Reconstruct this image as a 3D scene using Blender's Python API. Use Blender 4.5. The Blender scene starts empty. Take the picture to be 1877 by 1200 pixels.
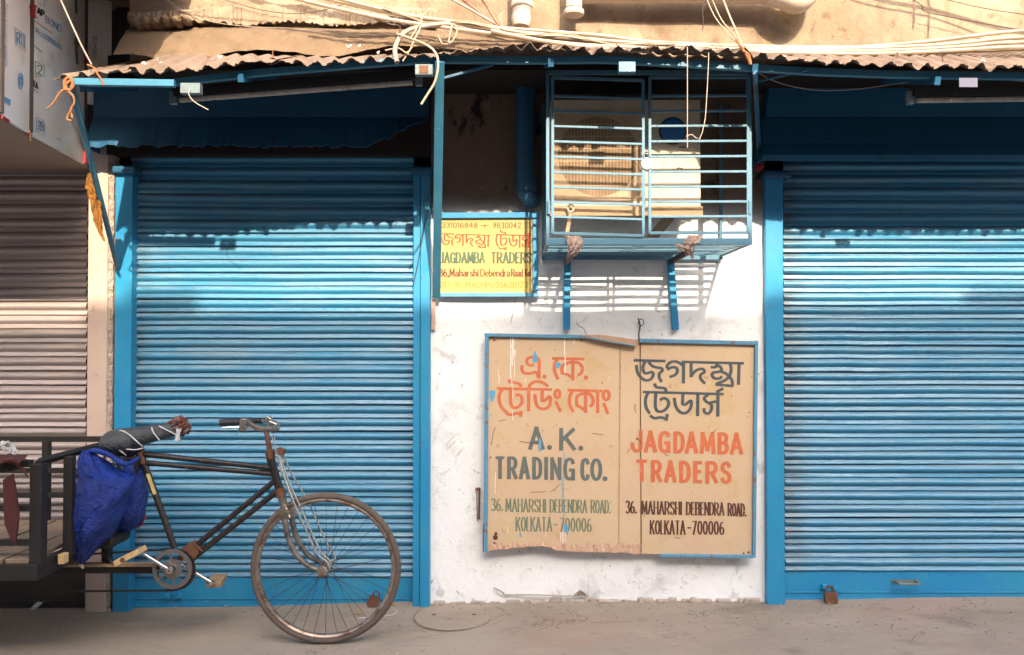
import bpy, math, random
from mathutils import Vector, Matrix
from math import sin, cos, pi, radians, hypot

S = bpy.context.scene
COL = S.collection
random.seed(7)

# ------------------------------------------------------------------ camera, light, exposure
F, PIT, CY, CZ = 1460.0, radians(0.94), -4.34, 1.45
cam_d = bpy.data.cameras.new('camera')
cam_d.sensor_width = 36.0
cam_d.lens = F / 1877 * 36
cam_d.clip_start, cam_d.clip_end = 0.05, 500
cam = bpy.data.objects.new('camera', cam_d)
cam.location = (0, CY, CZ)
cam.rotation_euler = (pi / 2 + PIT, 0, 0)
COL.objects.link(cam)
S.camera = cam

SUNDIR = Vector((-0.18, 1.0, -0.63)).normalized()
sun_d = bpy.data.lights.new('sun', 'SUN')
sun_d.energy = 2.4
sun_d.angle = radians(0.55)
sun_d.color = (1.0, 0.82, 0.60)
sun = bpy.data.objects.new('sun', sun_d)
sun.rotation_euler = SUNDIR.to_track_quat('-Z', 'Y').to_euler()
sun.location = (1.5, -8, 6)
COL.objects.link(sun)

W = bpy.data.worlds.new('World')
S.world = W
W.use_nodes = True
wn = W.node_tree
sky = wn.nodes.new('ShaderNodeTexSky')
sky.sky_type = 'NISHITA'
sky.sun_disc = False
sky.sun_elevation = radians(31.8)
sky.sun_rotation = radians(169.8)
sky.dust_density = 6.0
sky.air_density = 1.0
sky.ozone_density = 0.6
bg = wn.nodes['Background']
bg.inputs['Strength'].default_value = 0.15
wn.links.new(sky.outputs[0], bg.inputs['Color'])
S.view_settings.view_transform = 'Standard'
S.view_settings.look = 'None'
S.view_settings.gamma = 1.0
S.view_settings.use_curve_mapping = False
S.view_settings.exposure = 2.08
S.cycles.max_bounces = 8
S.cycles.diffuse_bounces = 5


# ------------------------------------------------------------------ surveying helper: sight lines to a plane p metres out from the wall
def ray(px, py):
    u, v = (px - 938.5) / F, (600 - py) / F
    return Vector((u, cos(PIT) - sin(PIT) * v, sin(PIT) + cos(PIT) * v))


def at(px, py, p=0.0):
    d = ray(px, py)
    t = (-CY - p) / d.y
    return Vector((d.x * t, -p, CZ + d.z * t))


# ------------------------------------------------------------------ mesh builder
def catmull(pts, n=6, closed=False):
    P = [Vector(p) for p in pts]
    if len(P) < 3:
        return P
    out = []
    m = len(P)
    rng = range(m if closed else m - 1)
    for i in rng:
        if closed:
            a, b, c, d = P[(i - 1) % m], P[i], P[(i + 1) % m], P[(i + 2) % m]
        else:
            a, b, c, d = P[max(i - 1, 0)], P[i], P[i + 1], P[min(i + 2, m - 1)]
        for k in range(n):
            t = k / n
            out.append(0.5 * ((2 * b) + (c - a) * t + (2 * a - 5 * b + 4 * c - d) * t * t + (3 * b - a - 3 * c + d) * t ** 3))
    if not closed:
        out.append(P[-1])
    return out


class MB:
    def __init__(s):
        s.v, s.f = [], []

    def add(s, vs, fs):
        o = len(s.v)
        s.v += [tuple(v) for v in vs]
        s.f += [tuple(i + o for i in f) for f in fs]
        return s

    def box(s, c, d, R=None):
        x, y, z = d[0] / 2, d[1] / 2, d[2] / 2
        vs = [Vector(p) for p in ((-x, -y, -z), (x, -y, -z), (x, y, -z), (-x, y, -z), (-x, -y, z), (x, -y, z), (x, y, z), (-x, y, z))]
        if R is not None:
            vs = [R @ v for v in vs]
        c = Vector(c)
        return s.add([v + c for v in vs], [(3, 2, 1, 0), (4, 5, 6, 7), (0, 1, 5, 4), (1, 2, 6, 5), (2, 3, 7, 6), (3, 0, 4, 7)])

    def span(s, a, b):   # box between two corners
        a, b = Vector(a), Vector(b)
        return s.box((a + b) / 2, [abs(b[i] - a[i]) for i in range(3)])

    def bar(s, a, b, w, h, up=(0, -1, 0)):   # rectangular bar a->b, w across, h along up
        a, b = Vector(a), Vector(b)
        z = (b - a)
        L = z.length
        z.normalize()
        y = Vector(up)
        y = (y - z * y.dot(z)).normalized()
        x = y.cross(z)
        R = Matrix((x, y, z)).transposed()
        return s.box((a + b) / 2, (w, h, L), R)

    def tube(s, pts, r, seg=8, closed=False, smooth=0, caps=True, flat=1.0):
        P = [Vector(p) for p in pts]
        if smooth:
            P = catmull(P, smooth, closed)
        n = len(P)
        rr = r if isinstance(r, (list, tuple)) else None
        rings = []
        t0 = (P[1] - P[0]).normalized()
        up = Vector((0, 0, 1)) if abs(t0.z) < 0.9 else Vector((0, -1, 0))
        nrm = (up - t0 * up.dot(t0)).normalized()
        for i in range(n):
            if closed:
                t = (P[(i + 1) % n] - P[i - 1]).normalized()
            else:
                t = (P[min(i + 1, n - 1)] - P[max(i - 1, 0)]).normalized()
            nrm = (nrm - t * nrm.dot(t))
            nrm = nrm.normalized() if nrm.length > 1e-6 else Vector((1, 0, 0))
            b = t.cross(nrm)
            if rr:
                u = i / (n - 1) * (len(rr) - 1)
                k = min(int(u), len(rr) - 2)
                ra = rr[k] + (rr[k + 1] - rr[k]) * (u - k)
            else:
                ra = r
            rings.append([P[i] + (nrm * cos(2 * pi * j / seg) + b * sin(2 * pi * j / seg) * flat) * ra for j in range(seg)])
        return s.loft(rings, closed, caps)

    def loft(s, rings, closed=False, caps=True):
        m = len(rings[0])
        n = len(rings)
        vs = [p for r in rings for p in r]
        fs = []
        for i in range(n if closed else n - 1):
            a, b = i * m, ((i + 1) % n) * m
            for j in range(m):
                k = (j + 1) % m
                fs.append((a + j, a + k, b + k, b + j))
        if caps and not closed:
            fs.append(tuple(range(m - 1, -1, -1)))
            fs.append(tuple((n - 1) * m + j for j in range(m)))
        return s.add(vs, fs)

    def lathe(s, prof, c, axis='y', seg=24):   # prof: (along, radius)
        c = Vector(c)
        rings = []
        for a, r in prof:
            ring = []
            for j in range(seg):
                t = 2 * pi * j / seg
                if axis == 'y':
                    ring.append(c + Vector((r * cos(t), a, r * sin(t))))
                elif axis == 'z':
                    ring.append(c + Vector((r * cos(t), -r * sin(t), a)))
                else:
                    ring.append(c + Vector((a, r * cos(t), r * sin(t))))
            rings.append(ring)
        return s.loft(rings)

    def grid(s, fn, nu, nv):
        vs = [fn(i / nu, j / nv) for j in range(nv + 1) for i in range(nu + 1)]
        fs = [(j * (nu + 1) + i, j * (nu + 1) + i + 1, (j + 1) * (nu + 1) + i + 1, (j + 1) * (nu + 1) + i) for j in range(nv) for i in range(nu)]
        return s.add(vs, fs)

    def poly(s, pts, depth, dirv=(0, 1, 0)):   # polygon with thickness
        P = [Vector(p) for p in pts]
        d = Vector(dirv) * depth
        n = len(P)
        fs = [tuple(range(n)), tuple(range(2 * n - 1, n - 1, -1))]
        fs += [((i + 1) % n, i, i + n, (i + 1) % n + n) for i in range(n)]
        return s.add(P + [p + d for p in P], fs)

    def mesh(s, name, smooth=False):
        me = bpy.data.meshes.new(name)
        me.from_pydata(s.v, [], s.f)
        me.update()
        if smooth:
            me.polygons.foreach_set('use_smooth', [True] * len(me.polygons))
            try:
                me.set_sharp_from_angle(angle=radians(40))
            except Exception:
                pass
        return me

    def build(s, name, m, parent=None, smooth=False, bevel=0, kind=None, solid=0, loc=None, recalc=True):
        me = s.mesh(name, smooth)
        if recalc:
            import bmesh
            bm = bmesh.new()
            bm.from_mesh(me)
            bmesh.ops.recalc_face_normals(bm, faces=bm.faces)
            bm.to_mesh(me)
            bm.free()
        me.materials.append(m)
        o = bpy.data.objects.new(name, me)
        COL.objects.link(o)
        if parent:
            o.parent = parent
            o.matrix_parent_inverse = Matrix.Translation(-Vector(parent_world(parent)))
        if bevel:
            b = o.modifiers.new('bevel', 'BEVEL')
            b.width = bevel
            b.segments = 2
            b.limit_method = 'ANGLE'
            b.angle_limit = radians(40)
            b.harden_normals = False
        if solid:
            b = o.modifiers.new('solid', 'SOLIDIFY')
            b.thickness = solid
            b.offset = 0
        if kind:
            o['kind'] = kind
        return o


def parent_world(p):
    v = Vector((0, 0, 0))
    while p:
        v += Vector(p.location)
        if p.parent:
            v += p.matrix_parent_inverse.translation
        p = p.parent
    return v


def thing(name, label, cat, loc=(0, 0, 0), group=None):
    o = bpy.data.objects.new(name, None)
    o.empty_display_size = 0.1
    COL.objects.link(o)
    o.location = loc
    o['label'] = label
    o['category'] = cat
    if group:
        o['group'] = group
    return o


def tag(o, label, cat, group=None):
    o['label'] = label
    o['category'] = cat
    if group:
        o['group'] = group
    return o


def share(src, loc=None, rot=None):
    c = src.copy()
    COL.objects.link(c)
    c.parent = src.parent
    c.matrix_parent_inverse = src.matrix_parent_inverse.copy()
    if loc is not None:
        c.location = loc
    if rot is not None:
        c.rotation_euler = rot
    return c


# ------------------------------------------------------------------ materials
def mat(name, col, col2=None, rough=0.6, metal=0.0, scale=6.0, stretch=(1, 1, 1), amt=0.6,
        grime=None, bump=None, spec=0.5, trans=0.0, layers=(), rvar=0.0, coat=0.0, sky_tint=None, cracks=None):
    m = bpy.data.materials.new(name)
    m.use_nodes = True
    nt = m.node_tree
    N, L = nt.nodes, nt.links
    b = N['Principled BSDF']
    b.inputs['Metallic'].default_value = metal
    b.inputs['Roughness'].default_value = rough
    b.inputs['Specular IOR Level'].default_value = spec
    b.inputs['Transmission Weight'].default_value = trans
    b.inputs['Coat Weight'].default_value = coat
    geo = N.new('ShaderNodeNewGeometry')
    mp = N.new('ShaderNodeMapping')
    mp.inputs['Scale'].default_value = stretch
    L.new(geo.outputs['Position'], mp.inputs[0])

    def noise(sc, det=6, vec=None, dist=0.0, rg=0.6):
        n = N.new('ShaderNodeTexNoise')
        n.inputs['Scale'].default_value = sc
        n.inputs['Detail'].default_value = det
        n.inputs['Roughness'].default_value = rg
        n.inputs['Distortion'].default_value = dist
        L.new(vec or mp.outputs[0], n.inputs['Vector'])
        return n.outputs['Fac']

    def ramp(src, a, c):
        r = N.new('ShaderNodeMapRange')
        r.interpolation_type = 'SMOOTHSTEP'
        if a > c:
            a, c = c, a
            r.inputs['To Min'].default_value = 1.0
            r.inputs['To Max'].default_value = 0.0
        r.inputs['From Min'].default_value = a
        r.inputs['From Max'].default_value = c
        L.new(src, r.inputs['Value'])
        return r.outputs[0]

    def mixc(fac, a, c, mode='MIX'):
        x = N.new('ShaderNodeMix')
        x.data_type = 'RGBA'
        x.blend_type = mode
        if isinstance(fac, float):
            x.inputs[0].default_value = fac
        else:
            L.new(fac, x.inputs[0])
        for sock, val in ((6, a), (7, c)):
            if hasattr(val, 'links') or hasattr(val, 'is_linked'):
                L.new(val, x.inputs[sock])
            else:
                x.inputs[sock].default_value = (*val, 1)
        return x.outputs[2]

    def mul(a, k):
        x = N.new('ShaderNodeMath')
        x.operation = 'MULTIPLY'
        L.new(a, x.inputs[0])
        if isinstance(k, (int, float)):
            x.inputs[1].default_value = k
        else:
            L.new(k, x.inputs[1])
        return x.outputs[0]
    c2 = col2 or tuple(x * 0.75 for x in col)
    cur = mixc(mul(ramp(noise(scale), 0.3, 0.72), amt), col, c2)
    # layers: (colour, scale, lo, hi, strength, stretch, zrange or None)
    for ly in (list(layers) + ([grime] if grime else [])):
        gc, gs, lo, hi, st = ly[:5]
        vec = None
        if len(ly) > 5 and ly[5]:
            m2 = N.new('ShaderNodeMapping')
            m2.inputs['Scale'].default_value = ly[5]
            m2.inputs['Location'].default_value = (gs, lo * 7, st * 3)
            L.new(geo.outputs['Position'], m2.inputs[0])
            vec = m2.outputs[0]
        fac = mul(ramp(noise(gs, 8, vec, 0.3, 0.65), lo, hi), st)
        if len(ly) > 6 and ly[6]:      # tone kept to a height band with an uneven edge
            z0, z1 = ly[6]
            sp = N.new('ShaderNodeSeparateXYZ')
            L.new(geo.outputs['Position'], sp.inputs[0])
            ad = N.new('ShaderNodeMath')
            ad.operation = 'MULTIPLY_ADD'
            L.new(noise(2.5, 5), ad.inputs[0])
            ad.inputs[1].default_value = 0.5 * (z1 - z0)
            L.new(sp.outputs[2], ad.inputs[2])
            fac = mul(fac, ramp(ad.outputs[0], z0 + 0.25 * (z1 - z0), z1 + 0.25 * (z1 - z0)))
        if len(ly) > 7 and ly[7]:      # scuffs that fade out away from one end
            xa, xb = ly[7]
            sp = N.new('ShaderNodeSeparateXYZ')
            L.new(geo.outputs['Position'], sp.inputs[0])
            fa, fb_ = ramp(sp.outputs[0], xb, xa), ramp(sp.outputs[0], xa - .03, xa - .02)
            fac = mul(mul(fac, fa), fb_)
        cur = mixc(fac, cur, gc)
    if cracks:
        cs, cwid, ccol, cst = cracks
        a1 = N.new('ShaderNodeMath')
        a1.operation = 'SUBTRACT'
        L.new(noise(cs, 7, None, 1.2, 0.55), a1.inputs[0])
        a1.inputs[1].default_value = 0.5
        a2 = N.new('ShaderNodeMath')
        a2.operation = 'ABSOLUTE'
        L.new(a1.outputs[0], a2.inputs[0])
        cur = mixc(mul(mul(ramp(a2.outputs[0], cwid, 0.0), ramp(noise(cs * .7, 3), .48, .6)), cst), cur, ccol)
    if sky_tint:      # sky light on upward faces, painted in as a pale dusty film
        sx = N.new('ShaderNodeSeparateXYZ')
        L.new(geo.outputs['True Normal'], sx.inputs[0])
        dn = N.new('ShaderNodeMapRange')
        L.new(noise(sky_tint[2], 6, None, 0.2), dn.inputs['Value'])
        dn.inputs['From Min'].default_value = 0.25
        dn.inputs['From Max'].default_value = 0.6
        cur = mixc(mul(mul(ramp(sx.outputs[2], 0.12, 0.85), dn.outputs[0]), sky_tint[1]), cur, sky_tint[0])
    L.new(cur, b.inputs['Base Color'])
    if rvar:
        r = N.new('ShaderNodeMapRange')
        L.new(noise(scale * 3, 5), r.inputs['Value'])
        r.inputs['From Min'].default_value = 0.3
        r.inputs['From Max'].default_value = 0.7
        r.inputs['To Min'].default_value = max(0.05, rough - rvar)
        r.inputs['To Max'].default_value = min(1, rough + rvar)
        L.new(r.outputs[0], b.inputs['Roughness'])
    if bump:
        bp = N.new('ShaderNodeBump')
        bp.inputs['Strength'].default_value = bump[1]
        bp.inputs['Distance'].default_value = bump[2] if len(bump) > 2 else 0.005
        L.new(noise(bump[0], 8, None, 0.0, 0.65), bp.inputs['Height'])
        L.new(bp.outputs[0], b.inputs['Normal'])
    return m


XLS, XRS = at(240, 700, -0.045).x, at(1436, 700, -0.045).x
BLUE = (0.012, 0.205, 0.44)
M = {}
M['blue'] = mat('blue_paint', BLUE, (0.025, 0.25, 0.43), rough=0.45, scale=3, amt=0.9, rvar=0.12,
                layers=[((0.12, 0.10, 0.09), 26, 0.62, 0.70, 0.8), ((0.22, 0.11, 0.07), 9, 0.66, 0.72, 0.7, (1, 1, .5)), ((0.10, 0.27, 0.40), 9, 0.55, 0.8, 0.5)], bump=(60, 0.25, 0.002))
M['slat_blue'] = mat('shutter_blue_paint', (0.020, 0.19, 0.36), (0.042, 0.24, 0.40), rough=0.38, scale=4, stretch=(0.5, 1, 6), amt=0.8, rvar=0.12, spec=0.7,
                     layers=[((0.13, 0.28, 0.38), 5, 0.5, 0.75, 0.55, (0.4, 1, 14)), ((0.20, 0.17, 0.15), 40, 0.64, 0.71, 0.7, (0.35, 1, 2.5)),
                             ((0.30, 0.26, 0.22), 14, 0.68, 0.74, 0.5, (0.6, 1, 4)), ((0.03, 0.04, 0.05), 10, 0.64, 0.70, 0.6, (0.5, 1, 6)), ((0.34, 0.31, 0.25), 3, 0.50, 0.70, 0.16, (0.5, 1, 3)),
                             ((0.045, 0.045, 0.045), 16, 0.35, 0.62, 0.85, (0.8, 1, 5), None, (XLS, XLS + 0.15)), ((0.045, 0.045, 0.045), 16, 0.35, 0.62, 0.85, (0.8, 1, 5), None, (XRS, XRS + 0.17))], bump=(45, 0.35, 0.003),
                     sky_tint=((0.32, 0.36, 0.385), 0.42, 7))  # slat tops tinted pale to imitate light from the sky
M['shaded_blue'] = mat('shaded_blue_paint', (0.012, 0.085, 0.175), (0.014, 0.11, 0.21), rough=0.5, scale=2, layers=[((0.03, 0.03, 0.035), 5, 0.58, 0.68, 0.8)], bump=(30, 0.3, 0.003))  # blue paint darkened to carry the shade under the awning
M['slat_grey'] = mat('grey_galvanised', (0.44, 0.38, 0.365), (0.33, 0.28, 0.265), rough=0.42, metal=0.35, scale=4, stretch=(0.5, 1, 8), rvar=0.1,
                     layers=[((0.16, 0.12, 0.10), 9, 0.6, 0.75, 0.6, (0.4, 1, 5))], bump=(40, 0.3, 0.003))
M['dark_steel'] = mat('dark_steel', (0.045, 0.04, 0.036), (0.07, 0.06, 0.05), rough=0.6, metal=0.3, scale=12, layers=[((0.16, 0.12, 0.09), 20, 0.62, 0.72, 0.6)], bump=(70, 0.3, 0.002))
M['wall'] = mat('white_plaster', (0.80, 0.83, 0.86), (0.68, 0.71, 0.745), rough=0.9, cracks=(3.0, 0.006, (0.28, 0.26, 0.25), 0.6), scale=2.2, amt=0.8,
                layers=[((0.10, 0.10, 0.10), 13, 0.62, 0.72, 0.75), ((0.05, 0.05, 0.05), 42, 0.64, 0.70, 0.85), ((0.30, 0.30, 0.30), 7, 0.58, 0.66, 0.45), ((0.42, 0.42, 0.43), 4, 0.52, 0.72, 0.5),
                        ((0.45, 0.28, 0.20), 30, 0.70, 0.76, 0.6), ((0.15, 0.090, 0.060), 3.0, 0.10, 0.30, 0.97, None, (2.02, 2.26)), ((0.22, 0.16, 0.12), 5, 0.58, 0.68, 0.7, None, (2.2, 2.3)), ((0.006, 0.005, 0.005), 7, 0.56, 0.66, 0.9, (1, 1, .7), (2.2, 2.3))], bump=(22, 0.5, 0.008))  # upper height band: brown plaster, deepened to carry the awning's shade
M['beige_plaster'] = mat('beige_plaster', (0.52, 0.40, 0.34), (0.42, 0.33, 0.29), rough=0.8, scale=4, layers=[((0.2, 0.15, 0.12), 24, 0.62, 0.72, 0.6)], bump=(25, 0.3, 0.004))
M['rough_plaster'] = mat('rough_plaster', (0.50, 0.42, 0.36), (0.33, 0.27, 0.23), rough=0.95, scale=14, layers=[((0.1, 0.08, 0.07), 30, 0.55, 0.66, 0.8)], bump=(60, 0.9, 0.02))
M['tan'] = mat('tan_render', (0.31, 0.238, 0.168), (0.19, 0.135, 0.088), rough=0.95, scale=2.2, amt=1.0, cracks=(2.2, 0.006, (0.10, 0.07, 0.05), 0.8),
               layers=[((0.15, 0.095, 0.06), 6, 0.52, 0.68, 0.75), ((0.20, 0.14, 0.09), 7, 0.50, 0.64, 0.6, (2.5, 1, 0.35)), ((0.06, 0.04, 0.03), 26, 0.64, 0.72, 0.8), ((0.40, 0.33, 0.245), 4, 0.55, 0.7, 0.5), ((0.11, 0.07, 0.045), 13, 0.58, 0.68, 0.6), ((0.36, 0.24, 0.08), 1.4, 0.60, 0.70, 0.5, (2.5, 1, .4))], bump=(16, 0.7, 0.012))
M['mortar'] = mat('weathered_mortar', (0.165, 0.112, 0.068), (0.105, 0.068, 0.042), rough=0.95, scale=5, layers=[((0.07, 0.045, 0.03), 12, 0.56, 0.7, 0.7), ((0.28, 0.2, 0.11), 9, 0.6, 0.7, 0.5)], bump=(24, 0.8, 0.015))
M['sheet'] = mat('weathered_sheet', (0.19, 0.138, 0.108), (0.12, 0.082, 0.060), rough=0.8, scale=6, stretch=(1, 1, 1), amt=0.9,
                 layers=[((0.09, 0.055, 0.04), 8, 0.55, 0.7, 0.75, (2.5, 0.6, 1)), ((0.36, 0.30, 0.26), 22, 0.64, 0.7, 0.6)], bump=(40, 0.6, 0.006))
M['ground'] = mat('worn_concrete', (0.345, 0.287, 0.230), (0.255, 0.212, 0.17), rough=0.85, cracks=(1.6, 0.005, (0.10, 0.08, 0.065), 0.8), scale=1.8, amt=0.9, stretch=(0.6, 1.2, 1),
                  layers=[((0.33, 0.21, 0.17), 1.2, 0.50, 0.72, 0.6), ((0.35, 0.31, 0.26), 9, 0.55, 0.72, 0.5, (0.25, 1.2, 1)), ((0.10, 0.085, 0.07), 2.0, 0.56, 0.74, 0.6),
                          ((0.08, 0.06, 0.05), 60, 0.66, 0.72, 0.7), ((0.10, 0.08, 0.065), 22, 0.63, 0.70, 0.55), ((0.13, 0.11, 0.09), 5, 0.60, 0.70, 0.45), ((0.5, 0.47, 0.42), 75, 0.69, 0.74, 0.7)], bump=(34, 0.8, 0.010))
M['acp'] = mat('clad_film', (0.80, 0.76, 0.74), (0.70, 0.65, 0.62), rough=0.35, scale=2, layers=[((0.52, 0.38, 0.20), 3, 0.52, 0.7, 0.65), ((0.2, 0.17, 0.15), 40, 0.70, 0.75, 0.5)], bump=(5, 0.3, 0.02))
M['soffit'] = mat('soffit_board', (0.30, 0.22, 0.17), (0.22, 0.16, 0.12), rough=0.8, scale=3, bump=(30, 0.3, 0.003))
M['red'] = mat('red_strip', (0.30, 0.02, 0.03), rough=0.5)
M['joint'] = mat('joint_dark', (0.07, 0.055, 0.05), (0.12, 0.09, 0.08), rough=0.7)
M['sign_tan'] = mat('sign_paint', (0.55, 0.42, 0.275), (0.53, 0.38, 0.245), rough=0.6, scale=3, amt=0.9,
                    layers=[((0.66, 0.47, 0.18), 5, 0.52, 0.7, 0.6), ((0.52, 0.33, 0.23), 1.6, 0.5, 0.7, 0.5), ((0.15, 0.08, 0.05), 30, 0.70, 0.75, 0.85, (1, 1, .6)),
                            ((0.70, 0.64, 0.55), 60, 0.71, 0.75, 0.6), ((0.40, 0.26, 0.18), 5, 0.52, 0.66, 0.38, None, None), ((0.30, 0.20, 0.14), 22, 0.62, 0.70, 0.6, None, None)], bump=(8, 0.3, 0.012))
M['sign_rust'] = mat('rusty_tin', (0.40, 0.24, 0.16), (0.52, 0.36, 0.26), rough=0.8, scale=18, layers=[((0.12, 0.07, 0.05), 26, 0.6, 0.7, 0.8), ((.7, .62, .55), 40, .62, .7, .7)], bump=(30, 0.6, 0.01))
M['yellow'] = mat('yellow_sign_paint', (0.42, 0.31, 0.10), (0.38, 0.33, 0.13), rough=0.6, scale=4, layers=[((0.35, 0.19, 0.06), 14, 0.62, 0.72, 0.5), ((0.42, 0.44, 0.08), 2.5, 0.5, 0.65, 0.5)], bump=(30, 0.2, 0.003))


def ink(name, c, worn, amt=0.62):
    return mat(name, c, tuple(x * 1.25 for x in c), rough=0.6, scale=14, layers=[(worn, 55, amt, amt + 0.08, 0.8), (worn, 18, 0.60, 0.78, 0.45)])


T = (0.62, 0.43, 0.235)
M['ink_orange'] = ink('orange_lettering', (0.50, 0.13, 0.055), T)
M['ink_slate'] = ink('slate_lettering', (0.055, 0.075, 0.085), (0.25, 0.2, 0.16))
M['ink_grey'] = ink('grey_lettering', (0.105, 0.125, 0.115), (0.4, 0.3, 0.2))
M['ink_brown'] = ink('brown_lettering', (0.085, 0.035, 0.025), T, 0.66)
M['ink_green'] = ink('green_lettering', (0.13, 0.17, 0.11), T)
M['ink_red'] = ink('red_lettering', (0.38, 0.035, 0.015), (0.50, 0.38, 0.10))
M['ink_teal'] = ink('teal_lettering', (0.04, 0.085, 0.05), (0.5, 0.45, 0.16))
M['ink_olive'] = ink('olive_lettering', (0.17, 0.19, 0.03), (0.50, 0.38, 0.10))
M['ink_maroon'] = ink('maroon_lettering', (0.13, 0.03, 0.015), (0.6, 0.4, 0.12), 0.66)
M['ink_black'] = mat('black_print', (0.04, 0.03, 0.03), rough=0.5)
M['ink_sky'] = mat('light_blue_print', (0.10, 0.27, 0.48), (0.2, 0.33, 0.45), rough=0.5, scale=30)
M['ink_pale'] = mat('pale_blue_print', (0.22, 0.30, 0.42), (0.36, 0.38, 0.42), rough=0.5, scale=40)
M['ink_lime'] = mat('green_print', (0.06, 0.22, 0.09), rough=0.5)
M['drip_white'] = mat('white_drips', (0.85, 0.80, 0.74), rough=0.6, scale=60)
M['drip_blue'] = mat('blue_splash', (0.10, 0.36, 0.60), rough=0.5, scale=40)
M['cage'] = mat('cage_paint', (0.075, 0.19, 0.27), (0.05, 0.15, 0.25), rough=0.42, scale=20, rvar=0.1, layers=[((0.3, 0.24, 0.2), 50, 0.66, 0.72, 0.7)], bump=(90, 0.2, 0.001))
M['rail'] = mat('rail_paint', (0.04, 0.18, 0.28), (0.025, 0.13, 0.22), rough=0.45, scale=10, layers=[((0.28, 0.12, 0.06), 24, 0.66, 0.72, 0.8), ((0.4, 0.45, 0.45), 16, 0.66, 0.7, 0.6)], bump=(60, 0.3, 0.002))
M['ac'] = mat('ac_casing', (0.50, 0.42, 0.32), (0.40, 0.31, 0.22), rough=0.5, scale=5, layers=[((0.28, 0.17, 0.09), 8, 0.60, 0.75, 0.5), ((0.35, 0.2, 0.12), 35, 0.68, 0.74, 0.7)], bump=(30, 0.15, 0.002))
M['ac_wire'] = mat('ac_guard_wire', (0.55, 0.40, 0.26), (0.38, 0.24, 0.14), rough=0.55, scale=20)
M['black'] = mat('black_hollow', (0.012, 0.010, 0.009), rough=0.7)
M['fan'] = mat('fan_plastic', (0.06, 0.035, 0.025), rough=0.45)
M['disc'] = mat('emblem_blue', (0.01, 0.09, 0.28), (0.02, 0.14, 0.36), rough=0.25, scale=9)
M['wood'] = mat('weathered_wood', (0.33, 0.23, 0.14), (0.22, 0.15, 0.09), rough=0.8, scale=12, stretch=(1, 4, 4), layers=[((0.1, 0.07, 0.05), 20, 0.58, 0.7, 0.7, (1, 6, 6))], bump=(40, 0.5, 0.004))
M['bed_wood'] = mat('cart_planks', (0.22, 0.16, 0.11), (0.13, 0.10, 0.07), rough=0.85, scale=14, stretch=(3, 0.7, 1), layers=[((0.05, 0.04, 0.035), 14, 0.55, 0.7, 0.7, (5, 1, 1))], bump=(40, 0.5, 0.004))
M['pale_wood'] = mat('pale_pedal_wood', (0.55, 0.38, 0.19), (0.42, 0.27, 0.13), rough=0.75, scale=24, stretch=(3, 1, 1), layers=[((0.16, 0.09, 0.05), 30, 0.62, 0.7, 0.7)], bump=(60, 0.4, 0.003))
M['pvc'] = mat('white_pvc', (0.56, 0.50, 0.42), (0.48, 0.41, 0.33), rough=0.4, scale=6, layers=[((0.3, 0.2, 0.12), 20, 0.64, 0.74, 0.5)])
M['cable'] = mat('cream_cable', (0.40, 0.32, 0.23), (0.22, 0.155, 0.10), rough=0.55, scale=8, layers=[((0.2, 0.13, 0.08), 18, 0.62, 0.72, 0.5)])
M['cable_red'] = mat('red_brown_cable', (0.26, 0.07, 0.04), rough=0.5)
M['cable_grey'] = mat('grey_cable', (0.33, 0.27, 0.22), rough=0.55)
M['cable_dark'] = mat('dark_wire', (0.05, 0.035, 0.03), rough=0.6)
M['string'] = mat('thin_pale_string', (0.50, 0.38, 0.30), rough=0.8)
M['rope'] = mat('orange_rope', (0.32, 0.13, 0.05), (0.20, 0.07, 0.03), rough=0.95, scale=60, bump=(200, 0.8, 0.004))
M['rag_orange'] = mat('yellow_orange_rag', (0.34, 0.155, 0.025), (0.22, 0.07, 0.02), rough=0.9, scale=22, bump=(60, 0.6, 0.004))
M['rag'] = mat('dirty_rag', (0.36, 0.27, 0.23), (0.22, 0.16, 0.135), rough=0.95, scale=25, bump=(70, 0.6, 0.004))
M['rust'] = mat('rusty_iron', (0.16, 0.07, 0.04), (0.09, 0.045, 0.03), rough=0.75, metal=0.2, scale=22, layers=[((0.28, 0.15, 0.1), 30, 0.6, 0.7, 0.6)], bump=(80, 0.5, 0.003))
M['lock'] = mat('white_padlock', (0.55, 0.57, 0.56), rough=0.35, metal=0.4, scale=20)
M['frame'] = mat('bike_black', (0.013, 0.011, 0.012), (0.03, 0.022, 0.019), rough=0.42, scale=18, rvar=0.15, layers=[((0.10, 0.05, 0.03), 24, 0.58, 0.7, 0.75), ((0.14, 0.11, 0.09), 60, 0.63, 0.7, 0.5)], bump=(80, 0.3, 0.001))
M['old_chrome'] = mat('old_chrome', (0.42, 0.38, 0.34), (0.22, 0.15, 0.11), rough=0.32, metal=0.85, scale=24, rvar=0.15, layers=[((0.12, 0.06, 0.035), 30, 0.56, 0.68, 0.8)], bump=(80, 0.3, 0.001))
M['chrome'] = mat('chrome', (0.72, 0.70, 0.70), (0.55, 0.52, 0.5), rough=0.2, metal=1.0, scale=16, layers=[((0.2, 0.14, 0.1), 40, 0.66, 0.72, 0.6)])
M['fork'] = mat('grey_green_fork', (0.20, 0.19, 0.165), (0.09, 0.065, 0.05), rough=0.45, metal=0.4, scale=24, layers=[((0.16, 0.07, 0.04), 28, 0.56, 0.66, 0.8), ((0.02, 0.02, 0.02), 14, 0.5, 0.6, 0.6)])
M['rod'] = mat('pale_rods', (0.42, 0.44, 0.43), (0.25, 0.24, 0.22), rough=0.4, metal=0.5, scale=24)
M['tyre'] = mat('dusty_tyre', (0.095, 0.075, 0.062), (0.14, 0.112, 0.092), rough=0.9, scale=10, layers=[((0.05, 0.04, 0.035), 20, 0.5, 0.7, 0.7)], bump=(120, 0.6, 0.002))
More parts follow.
